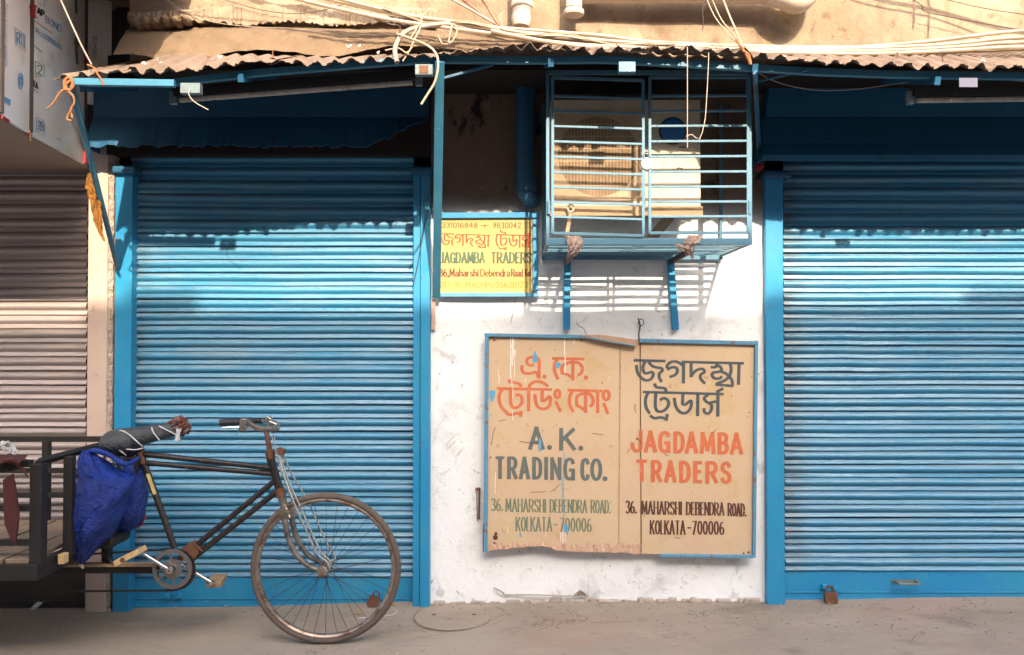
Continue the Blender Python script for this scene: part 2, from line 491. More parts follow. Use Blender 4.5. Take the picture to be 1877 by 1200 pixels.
M['rim'] = mat('rim_steel', (0.40, 0.34, 0.30), (0.20, 0.13, 0.10), rough=0.35, metal=0.8, scale=22, layers=[((0.12, 0.05, 0.03), 22, 0.5, 0.62, 0.7)])
M['spoke'] = mat('spoke_steel', (0.06, 0.05, 0.048), (0.11, 0.08, 0.06), rough=0.5, metal=0.5, scale=20)
M['ring'] = mat('chainring_steel', (0.24, 0.225, 0.21), (0.17, 0.15, 0.14), rough=0.4, metal=0.75, scale=18, layers=[((0.10, 0.06, 0.04), 30, 0.6, 0.7, 0.6)])
M['grip'] = mat('black_grip', (0.018, 0.018, 0.022), rough=0.6, bump=(150, 0.4, 0.002))
M['saddle'] = mat('dark_plastic_cover', (0.055, 0.062, 0.068), (0.03, 0.034, 0.045), rough=0.32, scale=8, layers=[((0.14, 0.14, 0.14), 30, 0.58, 0.7, 0.5)], bump=(30, 1.0, 0.02))
M['saddle_red'] = mat('red_brown_lining', (0.15, 0.048, 0.04), (0.07, 0.06, 0.07), rough=0.35, scale=16, bump=(60, 0.6, 0.006))
M['white_strip'] = mat('white_piping', (0.62, 0.62, 0.66), rough=0.4)
M['film'] = mat('clear_plastic', (0.45, 0.46, 0.47), (0.3, 0.31, 0.33), rough=0.2, scale=40)
M['tarp'] = mat('blue_tarp', (0.004, 0.032, 0.27), (0.003, 0.012, 0.10), rough=0.32, scale=8, layers=[((0.05, 0.09, 0.42), 22, 0.6, 0.72, 0.6, (1, 1, .5))], bump=(26, 1.0, 0.03))
M['red_cloth'] = mat('dull_red_cloth', (0.065, 0.012, 0.011), (0.04, 0.011, 0.011), rough=0.9, scale=10, bump=(60, 0.5, 0.004))
M['red_bright'] = mat('red_cloth_scrap', (0.28, 0.02, 0.03), rough=0.85)
M['cart_paint'] = mat('cart_dark_paint', (0.010, 0.009, 0.009), (0.018, 0.014, 0.012), rough=0.6, scale=12, layers=[((0.07, 0.04, 0.03), 22, 0.60, 0.7, 0.6)], bump=(60, 0.4, 0.002))
M['label_yellow'] = mat('yellow_sticker', (0.52, 0.42, 0.16), (0.35, 0.28, 0.12), rough=0.6, scale=50)
M['bottle'] = mat('pale_bottle', (0.35, 0.40, 0.45), rough=0.15, trans=0.6)
M['cap_blue'] = mat('blue_cap', (0.01, 0.06, 0.40), rough=0.35)
M['tube'] = mat('tube_batten', (0.42, 0.38, 0.33), (0.22, 0.18, 0.15), rough=0.5, scale=20, layers=[((0.05, 0.04, 0.04), 14, 0.58, 0.66, 0.8)])
M['tin'] = mat('pale_tin', (0.13, 0.18, 0.195), (0.09, 0.12, 0.13), rough=0.5, scale=30, layers=[((0.12, 0.08, 0.06), 30, 0.58, 0.66, 0.8)])
M['paper'] = mat('lavender_paper', (0.13, 0.13, 0.20), rough=0.8)
M['manhole'] = mat('clay_dust_iron', (0.30, 0.235, 0.19), (0.25, 0.205, 0.165), rough=0.85, scale=4, bump=(40, 0.4, 0.004))
M['leaf'] = mat('dry_leaf', (0.50, 0.24, 0.05), rough=0.8)
M['litter'] = mat('white_litter', (0.75, 0.72, 0.68), rough=0.7)
M['shaded_plaster'] = mat('shade_dark_wall', (0.018, 0.012, 0.010), (0.012, 0.009, 0.008), rough=0.95, scale=5, bump=(20, 0.6, 0.01))  # near-black brown holds the shade under the awning in its colour
M['far_wall'] = mat('opposite_render', (0.26, 0.22, 0.19), (0.20, 0.17, 0.15), rough=0.9, scale=0.8, layers=[((0.2, 0.17, 0.15), 2.5, 0.55, 0.7, 0.6)])
M['glass'] = mat('dark_window_glass', (0.03, 0.035, 0.04), rough=0.1)
M['pink_metal'] = mat('faded_pink_conduit', (0.50, 0.30, 0.24), (0.4, 0.3, 0.28), rough=0.7, scale=20, layers=[((0.2, 0.07, 0.04), 26, 0.6, 0.7, 0.7)])


# ------------------------------------------------------------------ ground
def gz(x, p):      # the pavement rises a little towards the right
    pts = [(-9, -0.02), (-2.2, -0.012), (-1.4, 0.004), (-0.45, 0.022), (0.4, 0.040), (1.4, 0.038), (2.6, 0.046), (9, 0.05)]
    z = pts[-1][1]
    for (a, za), (b, zb) in zip(pts, pts[1:]):
        if x <= b:
            t = max(0, (x - a) / (b - a))
            z = za + (zb - za) * t
            break
    f = max(0.0, 1 - max(0, p) / 0.75)
    return z * f


def ground_fn(u, v):
    x = -7 + 14 * u
    p = -0.4 + 5.4 * v ** 1.5
    z = gz(x, p) + 0.004 * sin(x * 3.1 + p * 5) * sin(p * 4.2 + x)
    return (x, -p, z)


g = MB().grid(ground_fn, 140, 60)
ground = g.build('pavement', M['ground'], smooth=True, kind='structure')
M['street'] = mat('street_asphalt', (0.10, 0.09, 0.08), (0.07, 0.065, 0.06), rough=0.9, scale=3, bump=(40, 0.5, 0.01))
MB().grid(lambda u, v: (-60 + 120 * u, -5.0 - 4.0 * v, -0.0), 4, 2).build('street', M['street'], kind='structure')
MB().grid(lambda u, v: (-200 + 400 * u, -200 + 400 * v, -0.03), 2, 2).build('ground', M['ground'], kind='structure')

# ------------------------------------------------------------------ building
bld = thing('shop_building', 'white plastered pier and tan upper wall of the shop, between the blue shutters', 'building', (0.45, 0, 0))
wl, wr = at(789, 600).x, at(1404, 600).x


def wavy_wall(x0, x1, z0, z1, p, nx, nz, amp=0.004, seed=0):
    rnd = random.Random(seed)
    ph = [rnd.uniform(0, 6) for _ in range(6)]

    def f(u, v):
        x = x0 + (x1 - x0) * u
        z = z0 + (z1 - z0) * v
        d = amp * (sin(x * 4 + ph[0]) * sin(z * 5 + ph[1]) + 0.5 * sin(x * 11 + ph[2] + z * 3) + 0.4 * sin(z * 13 + ph[3]))
        return (x, -p - d, z)
    return MB().grid(f, nx, nz)


pier = MB()
zt = 3.0
pier = wavy_wall(wl, wr, -0.02, zt, 0.0, 40, 60, 0.003, 3)
pier.span((wl, 0.02, -0.02), (wr, 0.4, zt))
pier.build('plaster_pier', M['wall'], bld, smooth=True)

# broken plaster skirting where wall meets pavement
rnd = random.Random(5)
sk = MB()
x = wl + 0.02
while x < wr - 0.05:
    w = rnd.uniform(0.02, 0.09)
    z = gz(x, 0.0)
    sk.box((x + w / 2, -0.012, z + 0.004), (w, rnd.uniform(0.015, 0.05), rnd.uniform(0.012, 0.034)), Matrix.Rotation(rnd.uniform(-.15, .15), 3, 'Z'))
    x += w * rnd.uniform(0.8, 1.6)
sk.build('crumbled_skirting', M['rough_plaster'], bld, bevel=0.006, kind='stuff')
# raised torn flap of plaster near the ground
fl = MB()
a = at(1052, 1090, 0.02); b = at(1064, 1080, 0.045); c = at(1080, 1093, 0.03); d = at(925, 1090, 0.012); e = at(920, 1084, 0.03)
fl.poly([a, b, c, at(1066, 1094, 0.03)], 0.004)
fl.tube([d, at(980, 1090, .02), at(1050, 1092, .02), at(1066, 1083, .04), at(1078, 1093, .03)], 0.004, 5, smooth=3)
fl.tube([at(905, 1077, .015), e, d], 0.004, 5)
fl.build('lifted_plaster', M['rough_plaster'], bld)

# inner dark back wall above the shutters and sides
MB().span((-2.20, -0.035, 2.46), (wl - 0.003, 0.35, 3.0)).build('lintel', M['shaded_plaster'], bld)
MB().span((wr + 0.003, -0.035, 2.46), (4.4, 0.35, 3.0)).build('lintel', M['shaded_plaster'], bld)
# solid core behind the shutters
MB().span((-2.18, 0.10, -0.02), (wl - .003, 0.40, 2.459)).build('back_wall', M['shaded_plaster'], bld)
MB().span((wr + 0.003, 0.10, -0.02), (4.4, 0.40, 2.459)).build('back_wall', M['shaded_plaster'], bld)

# upper wall, ragged cornice and mortar fillet (profile swept along the front)
up_l, up_r = at(232, 60, 0.4).x, 4.4
uw = wavy_wall(up_l, up_r, 2.83, 4.6, 0.37, 60, 40, 0.008, 9)
uw.span((up_l, -0.35, 2.87), (up_r, 0.4, 4.6))
MB().span((up_l, -0.385, 2.80), (up_r, 0.4, 2.829)).build('dark_underside', M['shaded_plaster'], bld)  # dark sheet added so the wall's underside reads as shade
uw.build('upper_wall', M['tan'], bld, smooth=True)
xe_m = at(1010, 60, 0.4).x


def fillet(u, v):
    x = up_l + 0.02 + (xe_m - up_l) * u
    zb = 2.80 + 0.02 * sin(x * 9) + 0.06 * u
    ztop = at(0, 48 + 14 * max(0, (u - 0.35)) * 1.5, 0.39).z
    n = 0.010 * sin(x * 17 + v * 5) + 0.006 * sin(x * 41 + v * 11) + 0.006 * sin(x * 71 - v * 17)
    return (x, -0.56 + (0.56 - 0.385) * v + n, zb + (ztop - zb) * v + 0.03 * sin(v * pi) + n * 0.6)


MB().grid(fillet, 120, 10).build('mortar_slope', M['mortar'], bld, smooth=True)
# cornice lip with a dripping ragged edge
rnd = random.Random(11)
cor = MB()
n = 150
top, bot, x0c, x1c = [], [], at(236, 30, .43).x, at(800, 30, .43).x
for i in range(n + 1):
    u = i / n
    x = x0c + (x1c - x0c) * u
    yb = 42 + 3 * sin(u * 21) + rnd.uniform(-3.5, 3.5) + 6 * max(0, u - 0.45)
    yt = 16 + 8 * sin(u * 5 + 2) + rnd.uniform(-1, 1)
    if u < 0.07:
        yt, yb = 22, 36 + 10 * u
    pr = 0.435 - 0.05 * u + rnd.uniform(-.004, .006)
    top.append((x, -pr, at(0, yt, pr).z))
    bot.append((x, -pr - 0.006, at(0, yb, pr).z))
vs = top + bot + [(t[0], -0.36, t[2] + .03) for t in top] + [(t[0], -0.36, t[2] + 0.01) for t in bot]
m = n + 1
fs = []
for i in range(n):
    fs += [(i, i + 1, m + i + 1, m + i), (2 * m + i, 2 * m + i + 1, i + 1, i), (m + i, m + i + 1, 3 * m + i + 1, 3 * m + i)]
cor.add(vs, fs)
cor.build('cornice', M['tan'], bld, smooth=False)
# knob of broken masonry at the end of the cornice
kn = MB()
rnd = random.Random(2)
for i, (px, py, r) in enumerate(((238, 30, .028), (250, 38, .03), (264, 36, .03), (282, 36, .028), (300, 33, .028), (318, 32, .026), (334, 30, .022))):
    c = at(px, py, 0.50)
    prof = [(-r, r * .3), (-r * .6, r * .85), (0, r), (r * .7, r * .8), (r, r * .2)]
    rings = []
    for a, rr in prof:
        rings.append([c + Vector((a, rr * cos(t * pi / 5) * rnd.uniform(.8, 1.15) * 2.2 + .05, rr * sin(t * pi / 5) * rnd.uniform(.8, 1.15))) for t in range(10)])
    kn.loft(rings)
kn.build('broken_cornice_end', M['mortar'], bld, kind='stuff')

# ------------------------------------------------------------------ gap and neighbouring building on the left
nb = thing('clad_building', 'neighbouring building with film-covered cladding panels above a grey shutter', 'building', (-2.6, 0, 0))
MB().span((-4.4, 0.10, -0.02), (-2.20, 0.40, 4.6)).build('back_wall', M['shaded_plaster'], nb)
MB().span((-2.75, -1.45, 3.30), (-1.57, 0.3, 3.40)).build('unseen_shade_slab', M['tan'], nb)  # unseen slab added above the view to shade the gap and mortar
MB().span((-2.199, 0.05, 2.2), (up_l + .2, 0.42, 4.6)).build('gap_wall', M['shaded_plaster'], nb)
# pillar between the grey shutter and the blue one
pz = at(180, 300, 0.03).z + 0.12
MB().span((at(160, 600, 0.03).x, -0.03, -0.02), (at(196, 600, 0.03).x, 0.12, pz)).build('pillar', M['beige_plaster'], nb, bevel=0.004)


def rp(u, v):
    x = at(196.3, 600, 0).x + (at(209, 600, 0).x - at(196.3, 600, 0).x) * u
    z = -0.02 + (pz + 0.02) * v
    return (x, -0.006 - 0.012 * abs(sin(z * 23 + u * 3) * sin(z * 57)) - 0.010 * sin(u * pi), z)


MB().grid(rp, 5, 120).span((at(197, 600, 0).x, 0.004, -0.02), (at(208.5, 600, 0).x, 0.12, pz)).build('rough_render_strip', M['rough_plaster'], nb)

# cladding box: corners in plan
ZB = 2.39
A0 = Vector((-2.118, -1.10, 0)); A = Vector((-2.135, -1.03, 0)); B = Vector((-2.20, -0.72, 0)); Cc = Vector((-2.283, -0.10, 0)); Dd = Vector((-2.178, -0.02, 0))


def clad(a, b, z0, z1, name='cladding_panel'):
    d = (b - a).normalized()
    nrm = Vector((-d.y, d.x, 0))
    if nrm.x < 0:
        nrm = -nrm
    m = MB()
    g0, g1 = a + d * 0.006, b - d * 0.006
    m.add([g0 + Vector((0, 0, z0)), g1 + Vector((0, 0, z0)), g1 + Vector((0, 0, z1)), g0 + Vector((0, 0, z1)),
           g0 - nrm * 0.02 + Vector((0, 0, z0)), g1 - nrm * 0.02 + Vector((0, 0, z0)), g1 - nrm * 0.02 + Vector((0, 0, z1)), g0 - nrm * 0.02 + Vector((0, 0, z1))],
          [(0, 1, 2, 3), (7, 6, 5, 4), (0, 4, 5, 1), (1, 5, 6, 2), (2, 6, 7, 3), (3, 7, 4, 0)])
    return m.build(name, M['acp'], nb)


clad(A0, A, ZB, 4.6)
clad(A, B, ZB, 4.6)
clad(B, Cc, ZB, 4.6)
clad(Cc, Dd, 2.72, 4.6)
jn = MB()
for q in (B, Cc, A):
    jn.box((q.x - 0.002, q.y, (ZB + 4.6) / 2), (0.02, 0.022, 4.6 - ZB - .02))
jn.build('cladding_joint', M['joint'], nb)
for px, py0, py1, q in ((51, 8, 32, B), (154, 100, 118, Cc), (153, 275, 300, Cc)):
    z0, z1 = at(px, py1, -q.y).z, at(px, py0, -q.y).z
    MB().box((q.x + 0.004, q.y - 0.003, (z0 + z1) / 2), (0.022, 0.024, z1 - z0)).build('red_joint_strip', M['red'], nb)
for q0, q1 in ((A, A + (B - A) * .22), (B + (A - B) * .12, B)):
    MB().bar(q0 + Vector((.003, 0, ZB - .006)), q1 + Vector((.003, 0, ZB - .006)), .012, .012).build('red_joint_strip', M['red'], nb)
so = MB()
so.add([A0 + Vector((-.012, 0, ZB - .004)), A + Vector((-.012, 0, ZB - .004)), B + Vector((-.012, 0, ZB - .004)), Cc + Vector((-.012, 0, ZB - .004)), Vector((-2.283, .1, ZB - .004)), Vector((-4.4, .1, ZB - .004)), Vector((-4.4, -1.1, ZB - .004))],
       [(0, 1, 2, 3, 4, 5, 6)])
so.build('soffit', M['soffit'], nb, solid=0.004)
MB().span((-4.4, -1.10, ZB), (-2.135, -1.08, 4.6)).build('front_cladding', M['acp'], nb)
MB().tube([at(53, 238, .74), at(55, 250, .74), at(56, 258, .73)], 0.004, 6).build('hanging_stub', M['pale_wood'], nb)

# ------------------------------------------------------------------ rolling shutters
PITCH = 24.4 / 336.5


def slat_profile(pitch):
    k = pitch
    pts = [(-0.008, 0.0), (-0.002, -0.012 * k)]
    for i in range(9):
        t = i / 8
        pts.append((0.001 + 0.0175 * sin(pi * t) ** 0.8, -(0.04 + 0.56 * t) * k))
    pts += [(-0.001, -0.635 * k), (0.004, -0.66 * k), (0.0105, -0.90 * k), (0.007, -0.945 * k), (-0.008, -0.955 * k), (-0.008, -1.0 * k)]
    return pts


def shutter(name, label, x0, x1, ztop, zbot, zpanel, p, m_slat, m_panel, group, guides, hood=None, seed=0, pitch=PITCH):
    t = thing(name, label, 'rolling shutter', ((x0 + x1) / 2, 0, 0), group)
    prof = slat_profile(pitch)
    w = (x1 - x0) / 2
    n = len(prof)
    variants = []
    rv_ = random.Random(seed + 50)
    for q in range(5):          # five slightly different slats: faint sags and knocks
        mb = MB()
        ns = 6
        xs = [-w + 2 * w * i / ns + (rv_.uniform(-.08, .08) if 0 < i < ns else 0) for i in range(ns + 1)]
        vs = []
        for i, x_ in enumerate(xs):
            e = 0 if i in (0, ns) else 1
            dp, dz = rv_.uniform(-.0028, .0022) * e, rv_.uniform(-.0016, .0016) * e
            vs += [(x_, -a - (dp if a > 0 else 0), b + dz) for a, b in prof]
        mb.add(vs, [(s_ * n + i, s_ * n + i + 1, (s_ + 1) * n + i + 1, (s_ + 1) * n + i) for s_ in range(ns) for i in range(n - 1)])
        me_ = mb.mesh('slat', True)
        me_.materials.append(m_slat)
        variants.append(me_)
    rnd = random.Random(seed)
    z = zpanel
    k = 0
    N = int((ztop - zpanel) / pitch) + 1
    for i in range(N):
        o = bpy.data.objects.new('slat', variants[rnd.randrange(5)])
        COL.objects.link(o)
        o.parent = t
        o.location = (0, -p + rnd.uniform(-.003, .003), zpanel + (i + 1) * pitch + rnd.uniform(-.0018, .0018))
        o.rotation_euler = (rnd.uniform(-.09, .09), rnd.uniform(-.0012, .0012), rnd.uniform(-.002, .002))
    bp = MB().span((x0, -p - .004, zbot), (x1, -p + .010, zpanel + .003))
    bp.span((x0, -p - .012, zbot - .002), (x1, -p - .004, zbot + .018))
    bp.span((x0, -p - .009, zbot + .045), (x1, -p - .0045, zbot + .052))
    panel = bp.build('bottom_panel', m_panel, t, bevel=0.0015)
    rv = MB()
    xx = x0 + 0.06
    while xx < x1 - 0.03:
        for zz in (zbot + .032, zpanel - .018):
            rv.lathe([(0, .005), (-.003, .004), (-.004, .001)], (xx, -p - .004, zz), 'y', 8)
        xx += 0.122
    rv.build('rivets', m_panel, t, kind='stuff')
    for (ga, gb, gp, gt) in guides:
        MB().span((ga, -gp, -0.03), (gb, 0.09, gt)).build('guide_rail', M['blue'] if m_slat is M['slat_blue'] else M['beige_plaster'], t, bevel=0.003)
    return t


P_S = -0.045
xl0, xl1 = at(240, 700, P_S).x, at(758, 700, P_S).x
gl = [(at(209, 700, .03).x, at(240, 700, .03).x - .0005, .03, at(0, 303, .03).z),
      (at(757, 700, .035).x, at(770, 700, .035).x, .035, at(0, 305, .03).z),
      (at(770.4, 700, .05).x, at(788, 700, .05).x, .05, at(0, 310, .03).z)]
sh_l = shutter('rolling_shutter', 'blue rolling shutter behind the cargo tricycle, sunlit in its upper half', xl0, xl1, at(0, 285, P_S).z, at(0, 1113, P_S).z, at(0, 1058, P_S).z, P_S,
               M['slat_blue'], M['blue'], 'blue rolling shutters of the shop', gl, seed=1)
xr0, xr1 = at(1436, 700, P_S).x, 3.05
gr = [(at(1404.5, 700, .04).x, at(1437, 700, .04).x, .04, at(0, 312, .04).z), (3.052, 3.16, .04, 2.38)]
sh_r = shutter('rolling_shutter', 'blue rolling shutter with a small handle on its bottom panel, nothing parked before it', xr0, xr1, at(0, 295, P_S).z, at(0, 1101, P_S).z, at(0, 1046, P_S).z, P_S,
               M['slat_blue'], M['blue'], 'blue rolling shutters of the shop', gr, seed=2)
xg0, xg1 = -3.9, at(160, 700, P_S).x
sh_g = shutter('rolling_shutter', 'grey pinkish metal rolling shutter behind the empty cart bed', xg0, xg1, at(0, 300, P_S).z, at(0, 1118, P_S).z, at(0, 1040, P_S).z, P_S,
               M['slat_grey'], M['dark_steel'], None, [(-4.0, -3.901, .03, 2.4)], seed=3, pitch=25.8 / 336.5)  # bottom panel made dark to carry the cart's shadow in its colour

# guide tops (little curved caps)
for px0, px1, py, par in ((205, 246, 303, sh_l), (752, 792, 305, sh_l), (1400, 1452, 312, sh_r)):
    a, b = at(px0, py, .06), at(px1, py + 14, .06)
    MB().span((a.x, -.065, b.z), (b.x, .05, a.z)).build('guide_cap', M['shaded_blue'], par, bevel=0.012)


# hoods
def hood(par, x0, x1, ys, ps, ragged=None, seed=0, flare=0.0):
    rnd = random.Random(seed)
    zs = [at(0, y, p).z for y, p in zip(ys, ps)]
    nx = 90
    mb = MB()
    rows = []
    for k, (z, p) in enumerate(zip(zs, ps)):
        row = []
        fx = flare * (1 - k / (len(zs) - 1))
        for i in range(nx + 1):
            u = i / nx
            x = x0 + fx + (x1 - x0 - fx) * u
            zz = z
            if ragged and k == len(zs) - 1:
                zz += rnd.uniform(-.010, .012) + ragged(u)
            row.append((x, -p, zz))
        rows.append(row)
    vs = [v for r in rows for v in r]
    fs = [(k * (nx + 1) + i, k * (nx + 1) + i + 1, (k + 1) * (nx + 1) + i + 1, (k + 1) * (nx + 1) + i) for k in range(len(zs) - 1) for i in range(nx)]
    mb.add(vs, fs)
    # closed end
    e = [Vector(r[0]) for r in rows]
    m = len(e)
    mb.add([tuple(v) for v in e] + [(v.x, 0.0, v.z) for v in e], [(i, i + 1, m + i + 1, m + i) for i in range(m - 1)])
    return mb.build('hood', M['shaded_blue'], par, solid=0.003)


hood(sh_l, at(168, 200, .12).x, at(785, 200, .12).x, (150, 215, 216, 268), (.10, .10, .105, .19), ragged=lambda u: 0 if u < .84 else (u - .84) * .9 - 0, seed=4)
M['hood_right'] = mat('shaded_blue_paint_right', (0.014, 0.125, 0.25), (0.016, 0.145, 0.29), rough=0.45, scale=2, layers=[((0.03, 0.04, 0.05), 6, 0.62, 0.70, 0.7)], bump=(30, 0.3, 0.003))  # lighter step of the shade-darkened blue, for the right hood only
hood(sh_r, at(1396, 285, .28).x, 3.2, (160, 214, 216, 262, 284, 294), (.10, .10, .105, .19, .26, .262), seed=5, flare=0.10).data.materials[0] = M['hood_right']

# handle, hasps
hm = MB()
c = at(1666, 1069, .0)
hm.tube([c + Vector((-.06, .04, .0)), c + Vector((-.06, -.012, 0)), c + Vector((.055, -.012, 0)), c + Vector((.055, .04, 0))], 0.007, 8)
hm.box(c + Vector((0, .0385, 0)), (.15, .004, .02))
hm.build('handle', M['tin'], sh_r)
for px, py, par in ((1515, 1078, sh_r), (1535, 1080, sh_r), (304, 1096, sh_l), (324, 1094, sh_l), (676, 1094, sh_l), (690, 1094, sh_l)):
    c = at(px, py, 0)
    hs = MB().box(c + Vector((0, .026, 0)), (.030, .022, .028))
    hs.build('hasp', M['blue'], par, bevel=0.004)


def padlock(name, label, c, w, m_body, m_sh, rot=0.0, round_body=False):
    t = thing(name, label, 'padlock', tuple(c))
    R = Matrix.Rotation(rot, 3, 'Y')
    mb = MB()
    if round_body:
        mb.lathe([(-.012, w * .3), (-.010, w * .47), (-.002, w * .5), (.006, w * .5), (.012, w * .44)], c, 'y', 24)
        mb.lathe([(-.0135, .004), (-.0125, .004)], c + Vector((0, 0, -w * .1)), 'y', 8)
    else:
        pts = [(-.5, .45), (-.5, -.15), (-.36, -.48), (-.12, -.62), (.15, -.62), (.4, -.48), (.5, -.15), (.5, .45), (.3, .55), (-.3, .55)]
        mb.poly([c + R @ Vector((a * w, -w * .18, b * w)) for a, b in pts], w * .36)
        mb.box(c + R @ Vector((0.02, -w * .195, -.1 * w)), (w * .10, w * .05, w * .55), R @ Matrix.Rotation(.5, 3, 'Y'))
    mb.build('lock_body', m_body, t, bevel=w * .06 if not round_body else 0, smooth=round_body)
    h = w * (.5 if not round_body else .42)
    MB().tube([c + R @ Vector((a * w, 0, b * w + (.0 if not round_body else .05 * w))) for a, b in ((-.28, .35), (-.28, .75), (-.15, .98), (.15, .98), (.28, .75), (.28, .35))], w * .075, 8, smooth=3).build('shackle', m_sh, t, smooth=True)
    return t


padlock('padlock', 'rusty brown padlock hanging on the bottom panel of the shutter by the signboard', at(1523, 1098, .03), .068, M['rust'], M['rust'], -.15)
padlock('padlock', 'rusty padlock seen through the spokes of the front wheel', at(684, 1104, .03), .060, M['rust'], M['rust'], .35)
padlock('padlock', 'round pale padlock closing the two cage doors', at(1185, 301, .565), .055, M['lock'], M['chrome'], 0, True)

# ------------------------------------------------------------------ awning
aw = thing('corrugated_awning', 'weathered corrugated awning with a blue rail along the whole shop front', 'awning', (0, -0.5, 2.7))
EX = [60, 95, 140, 200, 320, 360, 440, 520, 600, 640, 700, 760, 800, 860, 940, 1000, 1100, 1160, 1200, 1260, 1300, 1370, 1400, 1470, 1600, 1700, 1877, 2300]
EY = [148, 143, 136, 129, 134, 129, 117, 112, 115, 109, 107, 101, 99, 93, 87, 89, 94, 93, 87, 87, 90, 93, 102, 112, 120, 123, 124, 122]


def edge_y(px):
    for a, b, ya, yb in zip(EX, EX[1:], EY, EY[1:]):
        if px <= b:
            return ya + (yb - ya) * max(0, (px - a) / (b - a))
    return EY[-1]


def edge_z(x):
    px = 938.5 + x / (-CY - .9) * F
    return at(px, edge_y(px), .9).z


X_L = at(96, 140, .9).x
X_R = 4.3
PER = 0.078
sheets = []
x = X_L
k = 0
rnd = random.Random(21)
while x < X_R:
    wdt = (4 if k == 0 else rnd.choice([8, 9, 10, 11])) * PER
    x1 = min(x + wdt + PER * .6, X_R)
    off = 0.004 * (k % 2)
    pe = .9 + rnd.uniform(-.012, .012)
    rag = [rnd.uniform(-1, 1) for _ in range(400)]
    sag = rnd.uniform(-.006, .006)

    def f(u, v, xa=x, xb=x1, off=off, pe=pe, rag=rag, sag=sag, k=k):
        X = xa + (xb - xa) * u
        base = edge_z(X)
        ph = X / PER
        c = (0.0098 + 0.003 * sin(X * 7.3) + .003 * sin(X * 19)) * cos(2 * pi * ph + .5 * sin(X * 2.3))
        iu = int(u * 380)
        d = 0.35 if X > -1.95 else 0.30
        back = 0.05 if k == 0 else 0.375
        pp = pe - (pe - back) * v
        if v == 0:
            pp += 0.010 * rag[iu // 3]
        zb = 2.98 if k == 0 else 2.885 if X < 0.1 else 2.90
        zz = base + (zb - base) * v
        return (X, -pp, zz + c + off + sag * sin(u * 5) + ((0.004 * rag[iu] + .005 * sin(X * 31) * sin(X * 5.1)) if v == 0 else 0) + 0.012 * sin(X * 3.7 + 1) * v)
    o = MB().grid(f, max(8, int((x1 - x) / PER * 10)), 6).build('corrugated_sheet', M['sheet'], aw, smooth=True, solid=0.003, recalc=False)
    x += wdt
    k += 1
# hook bolts through the sheets
hb = MB()
for px, py in ((395, 118), (1645, 103), (1728, 113), (1130, 88), (500, 100)):
    c = at(px, py, .80)
    hb.tube([c + Vector((0, 0, -.015)), c + Vector((0, 0, .02))], .003, 6)
    hb.lathe([(-.018, .011), (-.010, .004)], c, 'z', 8)
hb.build('hook_bolts', M['rust'], aw, kind='stuff')
# bird droppings / plaster crumbs on the sheets
cr = MB()
rnd = random.Random(8)
for px, py in ((290, 109), (295, 115), (318, 127), (405, 105), (262, 115), (640, 85), (660, 83), (690, 95), (1900, 110), (1520, 108), (1440, 104), (1800, 108)):
    c = at(px, py, .82)
    for q in range(2):
        cr.box(c + Vector((rnd.uniform(-.01, .01), 0, rnd.uniform(-.004, .004))), (rnd.uniform(.006, .016), .004, rnd.uniform(.004, .008)), Matrix.Rotation(rnd.uniform(-1, 1), 3, 'Y'))
cr.build('plaster_crumbs', M['litter'], aw, kind='stuff')

rail_pts = [(126, 150), (320, 153), (480, 135), (640, 122), (720, 116), (800, 111), (960, 113), (1100, 111), (1180, 115), (1372, 126), (1500, 134), (1650, 139), (1877, 142), (2250, 141)]
for (a, b) in zip(rail_pts, rail_pts[1:]):
    pr_ = .885 if b[0] <= 320 else .815
    MB().bar(at(a[0], a[1] - (0 if pr_ > .85 else 2), pr_), at(b[0] + .5, b[1] - (0 if pr_ > .85 else 2), pr_), .030, .026).build('front_rail', M['rail'], aw, bevel=0.002)
# rafters back to the wall
for px in (150, 440, 790, 1010, 1385, 1720):
    c = at(px, 0, .87)
    z0 = edge_z(c.x) - .045
    MB().bar((c.x, -.86, z0), (c.x, -.37, z0 + .16), .025, .035).build('rafter', M['shaded_blue'], aw)
# braces
MB().bar(at(132, 158, .87), at(216, 491, .035), .030, .008).build('brace', M['rail'], aw, bevel=0.002)
MB().bar(at(806, 112, .87), at(800, 546, .06), .042, .010).build('brace', M['rail'], aw, bevel=0.002)
MB().bar(at(1384, 132, .87), at(1392, 300, .03), .022, .010).build('brace', M['shaded_blue'], aw)
MB().bar(at(812, 143, .80), at(905, 118, .80), .010, .010).build('tie_rod', M['shaded_blue'], aw)
MB().bar(at(1384, 150, .6), at(1480, 128, .86), .008, .008).build('tie_rod', M['shaded_blue'], aw)

# painted tin support ends and a paper tag on the rail
for nm, lab, a, b, mt in (
        ('tin_plate', 'pale painted tin plate with a loose wire, nearest the roped end of the awning', (331, 152), (367, 171), 'tin'),
        ('tin_plate', 'painted tin plate by the top of the awning brace, brown inside', (761, 118), (793, 137), 'tin'),
        ('tin_plate', 'blue painted tin plate under the awning above the cage', (1134, 113), (1165, 132), 'rail'),
        ('paper_tag', 'small lavender paper tag under the awning above the unpadlocked top of the shutter', (1757, 143), (1791, 160), 'paper')):
    A1, B1 = at(*a, .89), at(*b, .89)
    o = MB().span((A1.x, -.895, B1.z), (B1.x, -.86 if nm != 'paper_tag' else -.893, A1.z)).build(nm, M[mt], bevel=0.002)
    tag(o, lab, 'junction box' if nm == 'tin_plate' else 'paper tag')
    if b == (793, 137):
        MB().span((A1.x + .018, -.898, B1.z + .006), (B1.x - .018, -.8955, A1.z - .006)).build('brown_inset', M['rust'], o)

